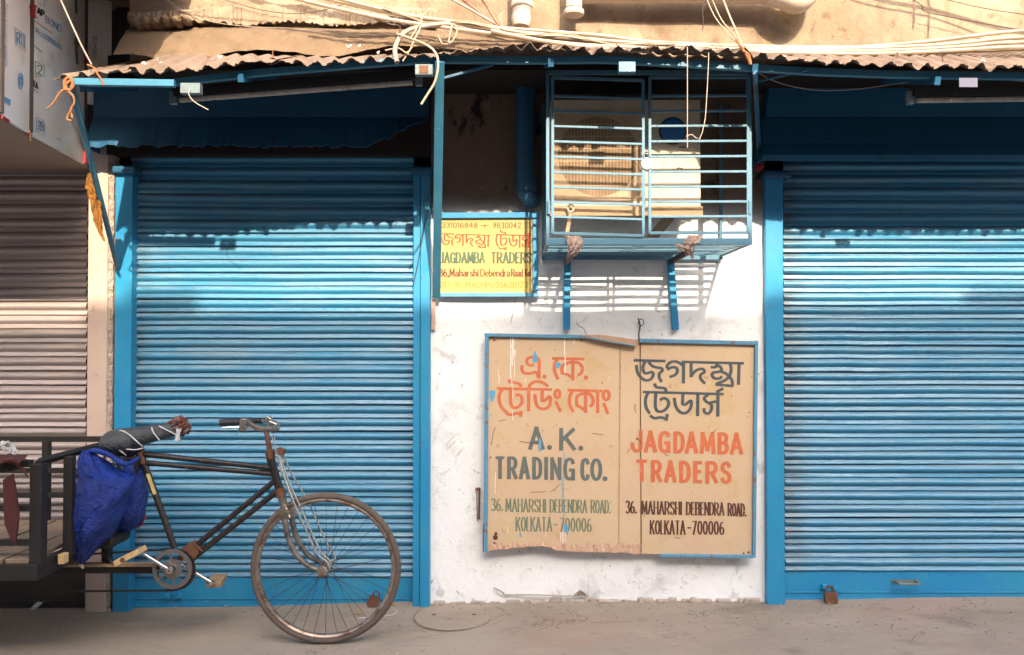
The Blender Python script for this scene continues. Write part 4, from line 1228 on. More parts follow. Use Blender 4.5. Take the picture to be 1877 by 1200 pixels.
# ------------------------------------------------------------------ lettering
GL = {
    'A': (.82, [('l', [(0, 1), (.41, 0)]), ('l', [(.41, 0), (.82, 1)]), ('l', [(.15, .70), (.67, .70)])]),
    'B': (.72, [('l', [(0, 0), (0, 1)]), ('c', [(0, 0), (.45, .01), (.66, .12), (.66, .34), (.45, .46), (0, .47)]), ('c', [(0, .47), (.48, .49), (.72, .62), (.72, .85), (.48, .99), (0, 1)])]),
    'C': (.70, [('c', [(.70, .22), (.60, .05), (.36, 0), (.10, .10), (0, .35), (0, .65), (.10, .90), (.36, 1), (.60, .95), (.70, .78)])]),
    'D': (.72, [('l', [(0, 0), (0, 1)]), ('c', [(0, 0), (.38, .02), (.64, .16), (.72, .38), (.72, .62), (.64, .84), (.38, .98), (0, 1)])]),
    'E': (.60, [('l', [(0, 0), (0, 1)]), ('l', [(0, 0), (.58, 0)]), ('l', [(0, .48), (.48, .48)]), ('l', [(0, 1), (.60, 1)])]),
    'G': (.74, [('c', [(.72, .22), (.60, .05), (.36, 0), (.10, .10), (0, .35), (0, .65), (.10, .90), (.36, 1), (.60, .95), (.72, .82)]), ('l', [(.72, .55), (.72, 1)]), ('l', [(.44, .55), (.74, .55)])]),
    'H': (.72, [('l', [(0, 0), (0, 1)]), ('l', [(.72, 0), (.72, 1)]), ('l', [(0, .48), (.72, .48)])]),
    'I': (.06, [('l', [(.03, 0), (.03, 1)])]),
    'J': (.62, [('l', [(.60, 0), (.60, .72)]), ('c', [(.60, .70), (.56, .92), (.34, 1), (.10, .94), (0, .74), (0, .60)])]),
    'K': (.74, [('l', [(0, 0), (0, 1)]), ('l', [(.70, 0), (.04, .56)]), ('l', [(.24, .40), (.74, 1)])]),
    'L': (.52, [('l', [(0, 0), (0, 1)]), ('l', [(0, 1), (.52, 1)])]),
    'M': (.94, [('l', [(0, 1), (.08, 0)]), ('l', [(.08, 0), (.47, .85)]), ('l', [(.47, .85), (.86, 0)]), ('l', [(.86, 0), (.94, 1)])]),
    'N': (.74, [('l', [(0, 1), (0, 0)]), ('l', [(0, 0), (.74, 1)]), ('l', [(.74, 1), (.74, 0)])]),
    'O': (.76, [('o', (.38, .5, .38, .5))]),
    'P': (.68, [('l', [(0, 0), (0, 1)]), ('c', [(0, 0), (.45, .01), (.68, .14), (.68, .40), (.45, .54), (0, .55)])]),
    'R': (.74, [('l', [(0, 0), (0, 1)]), ('c', [(0, 0), (.45, .01), (.68, .14), (.68, .38), (.45, .52), (0, .53)]), ('l', [(.36, .52), (.74, 1)])]),
    'S': (.66, [('c', [(.64, .20), (.50, .03), (.28, 0), (.06, .10), (.03, .30), (.18, .43), (.48, .54), (.64, .70), (.60, .90), (.36, 1), (.12, .96), (0, .80)])]),
    'T': (.76, [('l', [(.38, 0), (.38, 1)]), ('l', [(0, 0), (.76, 0)])]),
    'Z': (.66, [('l', [(0, 0), (.66, 0)]), ('l', [(.66, 0), (0, 1)]), ('l', [(0, 1), (.66, 1)])]),
    'U': (.70, [('c', [(0, 0), (0, .6), (.08, .92), (.35, 1), (.62, .92), (.70, .6), (.70, 0)])]),
    '0': (.60, [('o', (.30, .5, .30, .5))]),
    '1': (.20, [('l', [(.16, 0), (.16, 1)]), ('l', [(.16, 0), (0, .16)])]),
    '2': (.60, [('c', [(.02, .24), (.12, .03), (.36, 0), (.56, .14), (.54, .36), (.30, .66), (0, 1)]), ('l', [(0, 1), (.60, 1)])]),
    '3': (.60, [('c', [(.02, .14), (.24, 0), (.50, .06), (.55, .26), (.40, .44), (.22, .47)]), ('c', [(.22, .47), (.50, .54), (.60, .74), (.48, .95), (.22, 1), (0, .88)])]),
    '4': (.66, [('l', [(.46, 0), (.46, 1)]), ('l', [(.46, 0), (0, .68)]), ('l', [(0, .68), (.66, .68)])]),
    '5': (.60, [('l', [(.56, 0), (.08, 0)]), ('l', [(.08, 0), (.05, .44)]), ('c', [(.05, .44), (.34, .40), (.58, .54), (.58, .82), (.34, 1), (0, .90)])]),
    '6': (.60, [('c', [(.52, .04), (.24, .12), (.04, .40), (0, .72), (.14, .96), (.36, 1), (.56, .88), (.58, .64), (.42, .48), (.20, .50), (.03, .66)])]),
    '7': (.60, [('l', [(0, .02), (.60, .02)]), ('l', [(.60, .02), (.16, 1)])]),
    '8': (.60, [('o', (.30, .25, .23, .25)), ('o', (.30, .74, .30, .26))]),
    '9': (.60, [('c', [(.08, .96), (.34, .88), (.56, .60), (.60, .28), (.46, .04), (.22, 0), (.03, .14), (.02, .38), (.18, .52), (.40, .50), (.57, .34)])]),
    '-': (.36, [('l', [(.02, .52), (.34, .52)])]),
    '+': (.50, [('l', [(0, .5), (.5, .5)]), ('l', [(.25, .25), (.25, .8)])]),
    '.': (.10, [('d', (.05, .96, .07))]),
    ',': (.10, [('l', [(.08, .92), (0, 1.16)])]),
    'a': (.52, [('c', [(.04, .52), (.22, .40), (.46, .46), (.50, .64), (.50, 1)]), ('c', [(.50, .68), (.20, .70), (0, .84), (.12, 1), (.34, .98), (.50, .86)])]),
    'b': (.54, [('l', [(0, 0), (0, 1)]), ('c', [(0, .56), (.22, .42), (.46, .48), (.54, .70), (.46, .94), (.22, 1), (0, .88)])]),
    'd': (.54, [('l', [(.54, 0), (.54, 1)]), ('c', [(.54, .56), (.32, .42), (.08, .48), (0, .70), (.08, .94), (.32, 1), (.54, .88)])]),
    'e': (.54, [('c', [(0, .70), (.52, .68), (.48, .48), (.26, .40), (.06, .50), (0, .72), (.08, .94), (.30, 1), (.52, .90)])]),
    'h': (.52, [('l', [(0, 0), (0, 1)]), ('c', [(0, .60), (.20, .42), (.44, .46), (.52, .64), (.52, 1)])]),
    'i': (.06, [('l', [(.03, .42), (.03, 1)]), ('l', [(.03, .12), (.03, .22)])]),
    'l': (.06, [('l', [(.03, 0), (.03, 1)])]),
    'n': (.52, [('l', [(0, .42), (0, 1)]), ('c', [(0, .60), (.20, .42), (.44, .46), (.52, .64), (.52, 1)])]),
    'o': (.54, [('o', (.27, .70, .27, .30))]),
    'r': (.34, [('l', [(0, .42), (0, 1)]), ('c', [(0, .62), (.12, .46), (.34, .42)])]),
    's': (.44, [('c', [(.42, .50), (.24, .41), (.04, .50), (.08, .64), (.36, .74), (.44, .88), (.26, 1), (0, .92)])]),
}


class Pen:
    """flat brush strokes laid on a plane; to3(px, py, lift) gives the point in space"""

    def __init__(s, to3, seed=0):
        s.mb, s.to3, s.k, s.rnd = MB(), to3, 0, random.Random(seed)

    def ribbon(s, pts, wv, wh, ext0=0.0, ext1=0.0):
        P = [Vector((p[0], p[1])) for p in pts]
        n = len(P)
        s.k += 1
        lift = 0.0002 + (s.k % 40) * 0.00003
        L, R = [], []
        for i in range(n):
            d = P[min(i + 1, n - 1)] - P[max(i - 1, 0)]
            d = d.normalized() if d.length > 1e-9 else Vector((1, 0))
            w = hypot(wv * d.y, wh * d.x) / 2 * (1 + s.rnd.uniform(-.05, .05))
            c = P[i]
            if i == 0:
                c = c - d * w * ext0
            if i == n - 1:
                c = c + d * w * ext1
            nn = Vector((-d.y, d.x))
            L.append(s.to3(c.x + nn.x * w, c.y + nn.y * w, lift))
            R.append(s.to3(c.x - nn.x * w, c.y - nn.y * w, lift))
        s.mb.add(L + R, [(i, i + 1, n + i + 1, n + i) for i in range(n - 1)])

    def dot(s, cx, cy, r):
        s.k += 1
        lift = 0.0002 + (s.k % 40) * 0.00003
        s.mb.add([s.to3(cx + r * cos(a * pi / 8), cy + r * sin(a * pi / 8), lift) for a in range(16)], [tuple(range(16))])

    def stroke(s, kind, pts, mp, wv, wh):
        if kind == 'l':
            Q = [mp(*p) for p in pts]
            for a, b in zip(Q, Q[1:]):
                s.ribbon([a, b], wv, wh, .75, .75)
        elif kind == 'c':
            Q = catmull([Vector((*mp(*p), 0)) for p in pts], 5)
            s.ribbon([(q.x, q.y) for q in Q], wv, wh, .3, .3)
        elif kind == 'o':
            cx, cy, rx, ry = pts
            Q = [mp(cx + rx * cos(a * pi / 12), cy + ry * sin(a * pi / 12)) for a in range(25)]
            s.ribbon(Q, wv, wh)
        elif kind == 'd':
            c = mp(pts[0], pts[1])
            s.dot(c[0], c[1], max(wv, wh) * .62)

    def word(s, txt, x0, y0, x1, h, wv, wh, dy=0.0, gap=None, vx=0.0, shear=None):
        """word from x0 to x1, top at y0 (dy = drop over the word), cap height h"""
        base = wv / h
        gap = gap if gap is not None else 0.20
        adv = []
        X = 0
        for ch in txt:
            if ch == ' ':
                X += .5
                adv.append(None)
                continue
            w = GL[ch][0]
            adv.append(X)
            X += w + gap + base * .5
        tot = X - gap - base * .5
        sx = (x1 - x0 - wv) / tot
        H = h - wh
        for ch, a in zip(txt, adv):
            if a is None:
                continue

            def mp(gx, gy, a=a):
                xx = x0 + wv / 2 + (a + gx) * sx
                return (xx + vx * gy, y0 + wh / 2 + gy * H + dy * (xx - x0) / (x1 - x0))
            for st in GL[ch][1]:
                s.stroke(st[0], st[1], mp, wv, wh)

    def done(s, m, parent, name='lettering'):
        return s.mb.build(name, m, parent, recalc=False)


def plane_pen(p, seed=0):
    def to3(px, py, lift):
        v = at(px, py, p + lift)
        return v
    return Pen(to3, seed)


def wall_pen(a, b, seed=0):
    """pen on the vertical cladding plane through plan points a, b"""
    d = (b - a).normalized()
    nrm = Vector((-d.y, d.x, 0))
    if nrm.x < 0:
        nrm = -nrm
    org = Vector((0, CY, CZ))

    def to3(px, py, lift):
        r = ray(px, py)
        q = a + nrm * (0.0015 + lift * 2)
        t = (q - org).dot(nrm) / r.dot(nrm)
        return org + r * t
    return Pen(to3, seed)


# ------------------------------------------------------------------ big signboard
sg = thing('signboard', 'large tan hand-painted signboard in a blue frame on the white wall', 'signboard', tuple(at(1137, 1010, .03)))
PS = .055
# left sheet with ragged torn bottom
rnd = random.Random(4)
pts = [(896, 613), (1040, 618), (1172, 622), (1174, 1014)]
bottom = [(1150, 1013), (1110, 1012), (1070, 1011), (1040, 1010), (1020, 1008), (1008, 1004), (996, 1000), (984, 1001), (972, 1001), (960, 1003), (950, 1005), (940, 1004), (925, 1007), (905, 1008), (890, 1009)]
poly = [at(x_, y_, PS) for x_, y_ in pts] + [at(x_ + rnd.uniform(-1, 1), y_ + rnd.uniform(-.8, .8), PS + rnd.uniform(0, .004)) for x_, y_ in bottom]
MB().poly(poly, .006).build('sign_panel', M['sign_tan'], sg)
poly = [at(1174.6, 622.5, PS), at(1384, 629, PS), at(1380, 1017, PS), at(1300, 1016.5, PS), at(1240, 1016, PS), at(1176.4, 1014.5, PS)]
MB().poly(poly, .006).build('sign_panel', M['sign_tan'], sg)
MB().poly([at(x_, y_, PS - .008) for x_, y_ in ((900, 618), (1380, 632), (1376, 1000), (900, 992))], .03).build('backing_frame', M['wood'], sg)
# rusty bent lower margin
rl = MB()
nn_ = 70
top_ = [at(892 + (1174 - 892) * i / nn_, 996 + 2.2 * sin(i * .9) + rnd.uniform(-3.5, 3.5) + i * .05, PS + .0015) for i in range(nn_ + 1)]
bot_ = []
for i in range(nn_ + 1):
    px = 892 + (1174 - 892) * i / nn_
    yb = None
    for (xa, ya), (xb, yb_) in zip(sorted(bottom), sorted(bottom)[1:]):
        if xa <= px <= xb:
            yb = ya + (yb_ - ya) * (px - xa) / (xb - xa)
    yb = yb or (1009 if px < 900 else 1014)
    bot_.append(at(px, yb + rnd.uniform(-1, 1), PS + .008 + .01 * abs(sin(i * .45))))
rl.add(top_ + bot_, [(i, i + 1, nn_ + 2 + i, nn_ + 1 + i) for i in range(nn_)])
rl.build('rusty_margin', M['sign_rust'], sg, solid=.001)


def strip(name, a, b, w, m='rail', p=PS + .006, d=.022, par=sg):
    return MB().bar(at(*a, p), at(*b, p), w, d).build(name, M[m], par, bevel=.0015)


M['sign_blue'] = mat('sign_frame_blue', (0.09, 0.27, 0.42), (0.05, 0.21, 0.38), rough=0.55, scale=14, layers=[((0.16, 0.09, 0.06), 26, 0.55, 0.66, 0.9), ((.4, .36, .3), 40, .64, .7, .7)], bump=(60, 0.4, 0.003))
strip('frame_strip', (892.5, 611), (890, 1011), .021, 'sign_blue')
strip('frame_strip', (886.6, 960), (886.4, 1011), .008, 'rust', PS)
strip('frame_strip', (888, 613.5), (1080, 617), .018, 'sign_blue', PS + .0085)
strip('frame_strip', (1172, 624), (1388, 628.5), .020, 'sign_blue', PS + .0085)
strip('frame_strip', (1386, 624), (1381.5, 1021), .017, 'sign_blue')
strip('frame_strip', (1208, 1017.5), (1380, 1019.5), .013, 'sign_blue', PS + .009)
# loosened top strip
lp = MB()
lp.poly([at(x_, y_, PS + .024) for x_, y_ in ((1075, 613), (1110, 614), (1168, 623), (1167, 635), (1100, 624), (1072, 618))], .012)
lp.build('loose_strip', M['sign_rust'], sg)
MB().bar(at(1078, 618, PS + .037), at(1166, 634, PS + .037), .007, .006).build('loose_strip_edge', M['sign_blue'], sg)
MB().bar(at(1137.5, 632, PS + .002), at(1134, 1008, PS + .002), .0055, .004).build('centre_seam', M['sign_rust'], sg)
seam = MB()
seam.bar(at(1174, 626, PS + .0008), at(1175.5, 1012, PS + .0008), .0022, .002)
seam.build('panel_joint', M['rust'], sg)

PL = PS + .0012
# Bengali, first panel
c1 = lambda x_, y_: (895 + x_ / 7.82, 640 + y_ / 7.82)
wB, hB = 6.2, 5.0
pen = plane_pen(PL, 1)
E1 = [('c', [(655, 225), (595, 228), (552, 185), (568, 132), (640, 108), (705, 122), (728, 180), (728, 300), (726, 415)]),
      ('c', [(487, 235), (482, 290), (515, 340), (600, 345), (680, 330), (718, 400)]),
      ('l', [(930, 130), (1365, 138)]), ('c', [(1000, 140), (955, 200), (948, 290), (968, 360), (1000, 425)]),
      ('l', [(1212, 150), (1212, 430)]), ('c', [(1205, 175), (1120, 205), (1062, 240), (1060, 335), (1140, 362), (1205, 415)]), ('c', [(1215, 185), (1290, 195), (1345, 255), (1338, 330), (1290, 370)]),
      ('l', [(140, 562), (900, 577)]), ('c', [(308, 450), (330, 478), (400, 482), (450, 500), (468, 535)]),
      ('c', [(200, 575), (162, 640), (155, 720), (175, 800), (210, 855), (255, 895)]),
      ('c', [(320, 570), (318, 700), (325, 790), (370, 838), (430, 822), (482, 760), (475, 680), (430, 650), (395, 662)]),
      ('c', [(250, 890), (285, 930), (335, 938), (385, 920), (430, 915), (480, 940)]), ('l', [(470, 900), (465, 950)]),
      ('c', [(588, 545), (600, 505), (660, 468), (730, 462), (800, 487), (852, 528)]), ('l', [(580, 560), (578, 870)]),
      ('l', [(775, 580), (770, 725)]), ('c', [(765, 735), (800, 738), (840, 705), (885, 678), (885, 780), (845, 838), (780, 855), (715, 828), (682, 760), (668, 650)]),
      ('o', (990, 640, 34, 56)), ('l', [(972, 760), (1030, 880)]),
      ('l', [(1150, 585), (1620, 597)]), ('c', [(1205, 595), (1168, 680), (1165, 770), (1188, 840), (1218, 890)]),
      ('l', [(1395, 600), (1395, 890)]), ('c', [(1388, 628), (1320, 648), (1272, 680), (1272, 800), (1330, 830), (1390, 880)]), ('c', [(1400, 628), (1462, 650), (1502, 720), (1492, 790), (1460, 815)]),
      ('l', [(1568, 600), (1568, 895)]), ('o', (1690, 660, 42, 66)), ('l', [(1658, 785), (1712, 912)])]
for kd, q in E1:
    if kd == 'o':
        cx, cy = c1(q[0], q[1])
        pen.stroke('o', (cx, cy, q[2] / 7.82, q[3] / 7.82), lambda a, b: (a, b), wB, hB)
    else:
        pen.stroke(kd, q, c1, wB, hB)
for cx, cy, r in ((805, 390, 30), (1400, 405, 32), (308, 458, 30)):
    a, b = c1(cx, cy)
    pen.dot(a, b, r / 7.82)
pen.done(M['ink_orange'], sg)
# Bengali, second panel
E2a = [('l', [(145, 158), (570, 168)]), ('c', [(168, 230), (182, 320), (232, 402), (305, 445), (378, 425), (410, 365), (395, 328), (350, 335), (305, 345), (272, 318), (262, 250), (290, 180)]),
       ('c', [(345, 180), (390, 235), (450, 258), (525, 272), (540, 305), (500, 345), (495, 400), (527, 465)]),
       ('c', [(640, 285), (606, 248), (650, 190), (730, 175), (800, 203), (840, 240)]), ('c', [(615, 288), (680, 258), (742, 268), (755, 320), (720, 368), (648, 395)]),
       ('l', [(845, 195), (842, 472)]), ('l', [(830, 180), (1695, 200)]), ('l', [(952, 200), (952, 385)]),
       ('c', [(955, 385), (1000, 322), (1060, 287), (1120, 282), (1145, 325), (1100, 355), (1082, 392), (1102, 440), (1150, 488)]),
       ('c', [(1240, 255), (1300, 255), (1340, 222)]), ('c', [(1305, 215), (1370, 250), (1388, 300), (1330, 326), (1272, 332), (1252, 370), (1290, 414), (1355, 416), (1392, 392)]),
       ('c', [(1380, 318), (1440, 340), (1495, 385), (1538, 445), (1545, 525)]), ('c', [(1512, 210), (1527, 285), (1502, 380), (1430, 448), (1312, 495)]), ('l', [(1315, 505), (1545, 525)]),
       ('l', [(1640, 200), (1632, 490)])]
E2b = [('l', [(275, 612), (1405, 642)]), ('c', [(430, 495), (452, 540), (520, 550), (578, 562), (592, 598)]), ('c', [(335, 625), (302, 700), (300, 790), (320, 860), (360, 915)]),
       ('c', [(447, 630), (440, 750), (445, 840), (482, 890), (560, 880), (618, 820), (628, 750), (590, 706), (540, 704), (515, 728)]),
       ('c', [(370, 950), (430, 987), (500, 975), (560, 985), (600, 1010)]), ('l', [(598, 1005), (608, 945)]),
       ('l', [(835, 630), (830, 775)]), ('c', [(828, 790), (872, 790), (920, 752), (955, 740), (952, 820), (912, 888), (850, 915), (782, 888), (732, 810), (712, 700)]),
       ('l', [(1050, 630), (1045, 940)]), ('c', [(1195, 650), (1142, 700), (1172, 750), (1238, 790), (1245, 860), (1200, 920), (1148, 902), (1136, 850)]),
       ('l', [(1225, 765), (1330, 742)]), ('l', [(1337, 625), (1335, 945)]), ('l', [(1325, 605), (1400, 568)])]
c2 = lambda x_, y_: (1145 + x_ / 7.82, 640 + y_ / 7.82)
pen = plane_pen(PL, 2)
for kd, q in E2a + E2b:
    pen.stroke(kd, q, c2, 6.0, 4.8)
pen.done(M['ink_slate'], sg)


def c3(x_, y_):
    return 895 + x_ / 5.454, 770 + y_ / 5.454


def c4(x_, y_):
    return 1145 + x_ / 5.454, 780 + y_ / 5.454


def put(pen, cf, txt, xa, xb, ya, yb, wv, wh, drop=0.0, gap=None):
    (X0, Y0), (X1, Y1) = cf(xa, ya), cf(xb, yb)
    pen.word(txt, X0, Y0, X1, Y1 - Y0, wv, wh, drop / 5.454, gap)


pen = plane_pen(PL, 3)
put(pen, c3, 'A', 398, 565, 62, 298, 7.6, 6.6)
put(pen, c3, 'K', 708, 878, 75, 305, 7.6, 6.6)
for tx, xa, xb, ya in (('T', 65, 170, 360), ('R', 188, 295, 362), ('A', 305, 418, 364), ('D', 438, 540, 366), ('N', 618, 732, 370), ('G', 750, 870, 374), ('C', 920, 1015, 378), ('O', 1018, 1140, 380)):
    put(pen, c3, tx, xa, xb, ya, ya + 228, 7.0, 5.6)
pen.ribbon([c3(578, 368), c3(578, 596)], 7.0, 5)
for cx, cy in ((612, 272), (925, 280), (1167, 585)):
    a, b = c3(cx, cy)
    pen.dot(a, b, 4.7)
pen.done(M['ink_grey'], sg)
pen = plane_pen(PL, 4)
put(pen, c3, '36.', 25, 150, 780, 908, 3.0, 1.6)
put(pen, c3, 'MAHARSHI', 170, 580, 783, 915, 2.9, 1.5, 8, .26)
put(pen, c3, 'DEBENDRA', 612, 992, 790, 922, 2.9, 1.5, 6, .26)
put(pen, c3, 'ROAD.', 1022, 1225, 796, 928, 2.9, 1.5, 5, .26)
put(pen, c3, 'KOLKATA', 272, 640, 966, 1110, 3.0, 1.5, 2, .26)
put(pen, c3, '-', 656, 692, 975, 1110, 1.0, 2.4)
put(pen, c3, '700006', 712, 1035, 975, 1115, 3.0, 1.6, 2, .26)
pen.done(M['ink_green'], sg)
pen = plane_pen(PL, 5)
for tx, xa, xb, ya in (('J', 58, 182, 45), ('A', 190, 325, 48), ('G', 335, 460, 52), ('D', 485, 600, 56), ('A', 600, 735, 58), ('M', 750, 908, 62), ('B', 928, 1040, 66), ('A', 1050, 1185, 68)):
    put(pen, c4, tx, xa, xb, ya, ya + 222, 7.4, 6.2)
for tx, xa, xb, ya in (('T', 112, 230, 338), ('R', 262, 375, 342), ('A', 395, 520, 346), ('D', 545, 660, 350), ('E', 685, 782, 352), ('R', 808, 935, 354), ('S', 955, 1070, 358)):
    put(pen, c4, tx, xa, xb, ya, ya + 224, 7.4, 6.2)
pen.done(M['ink_orange'], sg)
pen = plane_pen(PL, 6)
put(pen, c4, '36.', 5, 125, 748, 878, 3.3, 1.8)
put(pen, c4, 'MAHARSHI', 165, 575, 752, 884, 3.2, 1.6, 8, .26)
put(pen, c4, 'DEBENDRA', 612, 998, 762, 892, 3.2, 1.6, 6, .26)
put(pen, c4, 'ROAD.', 1028, 1220, 772, 902, 3.2, 1.6, 6, .26)
put(pen, c4, 'KOLKATA', 250, 610, 945, 1085, 3.3, 1.7, 4, .26)
put(pen, c4, '-', 628, 662, 950, 1088, 1.0, 2.6)
put(pen, c4, '700006', 670, 998, 950, 1088, 3.3, 1.8, 3, .26)
pen.done(M['ink_brown'], sg)


# drips and splashes
def drip(pen, x_, y0, y1, w, sway=1.0):
    rr = pen.rnd
    pts = []
    n_ = 8
    for i in range(n_ + 1):
        pts.append((x_ + rr.uniform(-.5, .5) * sway, y0 + (y1 - y0) * i / n_))
    pen.ribbon(pts, w, w)


pen = plane_pen(PL + .0016, 7)
for a in ((936, 618, 692, 1.6), (939, 613, 670, 2.2), (941.5, 615, 655, 1.6), (943, 640, 690, 1.0), (945, 640, 652, 1.0), (937, 690, 706, 1.0), (940, 700, 730, .8), (940, 752, 770, .8), (1035, 616, 650, 2.0), (1036, 652, 684, 1.6), (1052, 616, 630, 1.0), (994, 616, 620, 1.0), (997, 616, 619, 1.0), (1028, 976, 992, 1.2), (1032, 974, 996, 1.6), (1036, 976, 994, 1.2), (908, 866, 905, 1.0), (913, 678, 690, 1.0), (915, 688, 702, 1.2), (1117, 690, 696, .8), (1001, 975, 985, .8), (963, 693, 700, .8), (931, 966, 976, .8)):
    drip(pen, *a)
pen.done(M['drip_white'], sg, 'paint_drips')['kind'] = 'stuff'
pen = plane_pen(PL + .0017, 8)
for poly_ in ([(980, 642), (984, 650), (985, 662), (981, 665), (976, 662), (977, 652)], [(1018, 664), (1028, 665), (1027, 672), (1022, 675), (1018, 671)], [(898, 715), (908, 716), (907, 726), (902, 738), (898, 728)],
              [(988, 802), (992, 808), (992, 824), (989, 830), (987, 820)]):
    pen.k += 1
    pen.mb.add([pen.to3(x_, y_, .0004 + pen.k * .00003) for x_, y_ in poly_], [tuple(range(len(poly_)))])
for a in ((1032, 872, 915, 2.2), (1034, 830, 850, 1.4), (1033, 920, 950, 1.8), (1036, 960, 975, 4.0), (1040, 962, 980, 3.0), (954, 976, 984, 3.5), (978, 958, 970, 1.6)):
    drip(pen, *a, .8)
pen.done(M['drip_blue'], sg, 'blue_splashes')['kind'] = 'stuff'
# scuffs and scratches
pen = plane_pen(PL + .0018, 9)
for pts_ in ([(1086, 794), (1095, 795), (1106, 797)], [(908, 783), (904, 792), (903, 802), (900, 815)], [(973, 902), (1000, 901)], [(1010, 901), (1018, 896), (1024, 889), (1028, 888)],
             [(952, 809), (968, 811), (985, 812)], [(1166, 802), (1172, 806), (1176, 814)], [(1218, 832), (1225, 835)], [(1150, 830), (1154, 822)], [(1312, 788), (1305, 793)], [(1236, 985), (1248, 986)], [(1165, 740), (1163, 748), (1166, 756)], [(914, 772), (928, 769)]):
    pen.ribbon(pts_, 1.1, .9)
for cx, cy, r in ((1168, 804, 1.8), (899, 838, 1.6), (929, 812, .9), (1104, 702, 1.2), (1373, 756, 1.3), (1371, 764, 1.0), (1341, 726, 1.2), (902, 616, 3.0), (906, 623, 2.0), (909, 978, 3), (908, 985, 4.5), (906, 996, 2.5), (1378, 690, 1), (1372, 1012, 2), (1363, 1014, 1.6), (1066, 624, 1.8)):
    pen.dot(cx, cy, r)
pen.done(M['ink_brown'], sg, 'scratches')['kind'] = 'stuff'

# ------------------------------------------------------------------ yellow sign
ys = thing('signboard', 'small yellow and red painted sign in a blue frame beside the awning brace', 'signboard', tuple(at(890, 540, .03)))
PY = .03
MB().poly([at(x_, y_, PY) for x_, y_ in ((803, 399), (978, 399), (977, 538), (803, 538))], .008).build('sign_panel', M['yellow'], ys)
strip('frame_strip', (800, 395), (988, 394), .030, 'blue', PY + .006, .022, ys)
strip('frame_strip', (981.5, 402), (981.5, 534), .030, 'blue', PY + .006, .022, ys)
strip('frame_strip', (801, 540), (988, 540), .022, 'sign_blue', PY + .007, .022, ys)
strip('frame_strip', (804.5, 402), (801, 534), .012, 'sign_blue', PY + .006, .022, ys)
PYL = PY + .001
c5 = lambda x_, y_: (795 + x_ / 7.5, 390 + y_ / 7.5)


def put5(pen, txt, xa, xb, ya, yb, wv, wh, gap=None):
    (X0, Y0), (X1, Y1) = c5(xa, ya), c5(xb, yb)
    pen.word(txt, X0, Y0, X1, Y1 - Y0, wv, wh, 0, gap)


pen = plane_pen(PYL, 11)
put5(pen, '331016848', 110, 605, 130, 205, 1.3, 1.1, .22)
put5(pen, '+', 650, 755, 120, 230, 1.1, 1.1)
put5(pen, '9830042', 810, 1200, 130, 210, 1.3, 1.1, .22)
put5(pen, '36,Maharshi', 70, 620, 765, 875, 2.6, 1.5, .22)
put5(pen, 'Debendra', 640, 1050, 765, 875, 2.2, 1.3, .2)
put5(pen, 'Road', 1062, 1230, 768, 875, 2.2, 1.3, .2)
put5(pen, 'Kol', 1255, 1340, 770, 870, 2.0, 1.3, .2)
pen.done(M['ink_maroon'], ys)
pen = plane_pen(PYL, 12)


def fit(src, dst):
    (a0_, b0_, a1_, b1_), (d0, e0, d1, e1) = src, dst
    return lambda x_, y_: c5(d0 + (x_ - a0_) / (a1_ - a0_) * (d1 - d0), e0 + (y_ - b0_) / (b1_ - b0_) * (e1 - e0))


f1 = fit((145, 158, 1695, 525), (95, 285, 775, 478))
f2 = fit((275, 495, 1405, 1010), (850, 235, 1335, 505))
for kd, q in E2a:
    pen.stroke(kd, q, f1, 2.7, 1.6)
for kd, q in E2b:
    pen.stroke(kd, q, f2, 2.7, 1.6)
pen.done(M['ink_red'], ys)
pen = plane_pen(PYL, 13)
put5(pen, 'JAGDAMBA', 72, 710, 540, 690, 3.7, 1.8, .26)
put5(pen, 'TRADERS', 780, 1350, 540, 690, 3.7, 1.8, .26)
pen.done(M['ink_teal'], ys)
pen = plane_pen(PYL, 14)
put5(pen, 'GST', 65, 240, 945, 1028, 1.9, 1.4, .26)
put5(pen, 'IN-19ACHPJ3562B1ZT', 285, 1310, 945, 1030, 1.9, 1.4, .26)
pen.done(M['ink_olive'], ys)

# faint brown marks painted on the white wall
pen = plane_pen(.0055, 15)
for pts_ in ([(1365, 484), (1365, 497)], [(1359, 490), (1372, 490)], [(1350, 508), (1362, 508)], [(1356, 504), (1356, 514)], [(1352, 526), (1356, 532), (1352, 534)], [(1362, 524), (1362, 532)], [(1386, 506), (1387, 509)]):
    pen.ribbon(pts_, 1.1, 1.0)
pen.ribbon([(1368 + 5 * cos(a * .6), 510 + 5 * sin(a * .6)) for a in range(10)], 1.0, 1.0)
M['mark'] = mat('faint_brown_mark', (0.48, 0.38, 0.28), rough=0.9)
o = pen.done(M['mark'], bld, 'wall_marks')
o['kind'] = 'stuff'

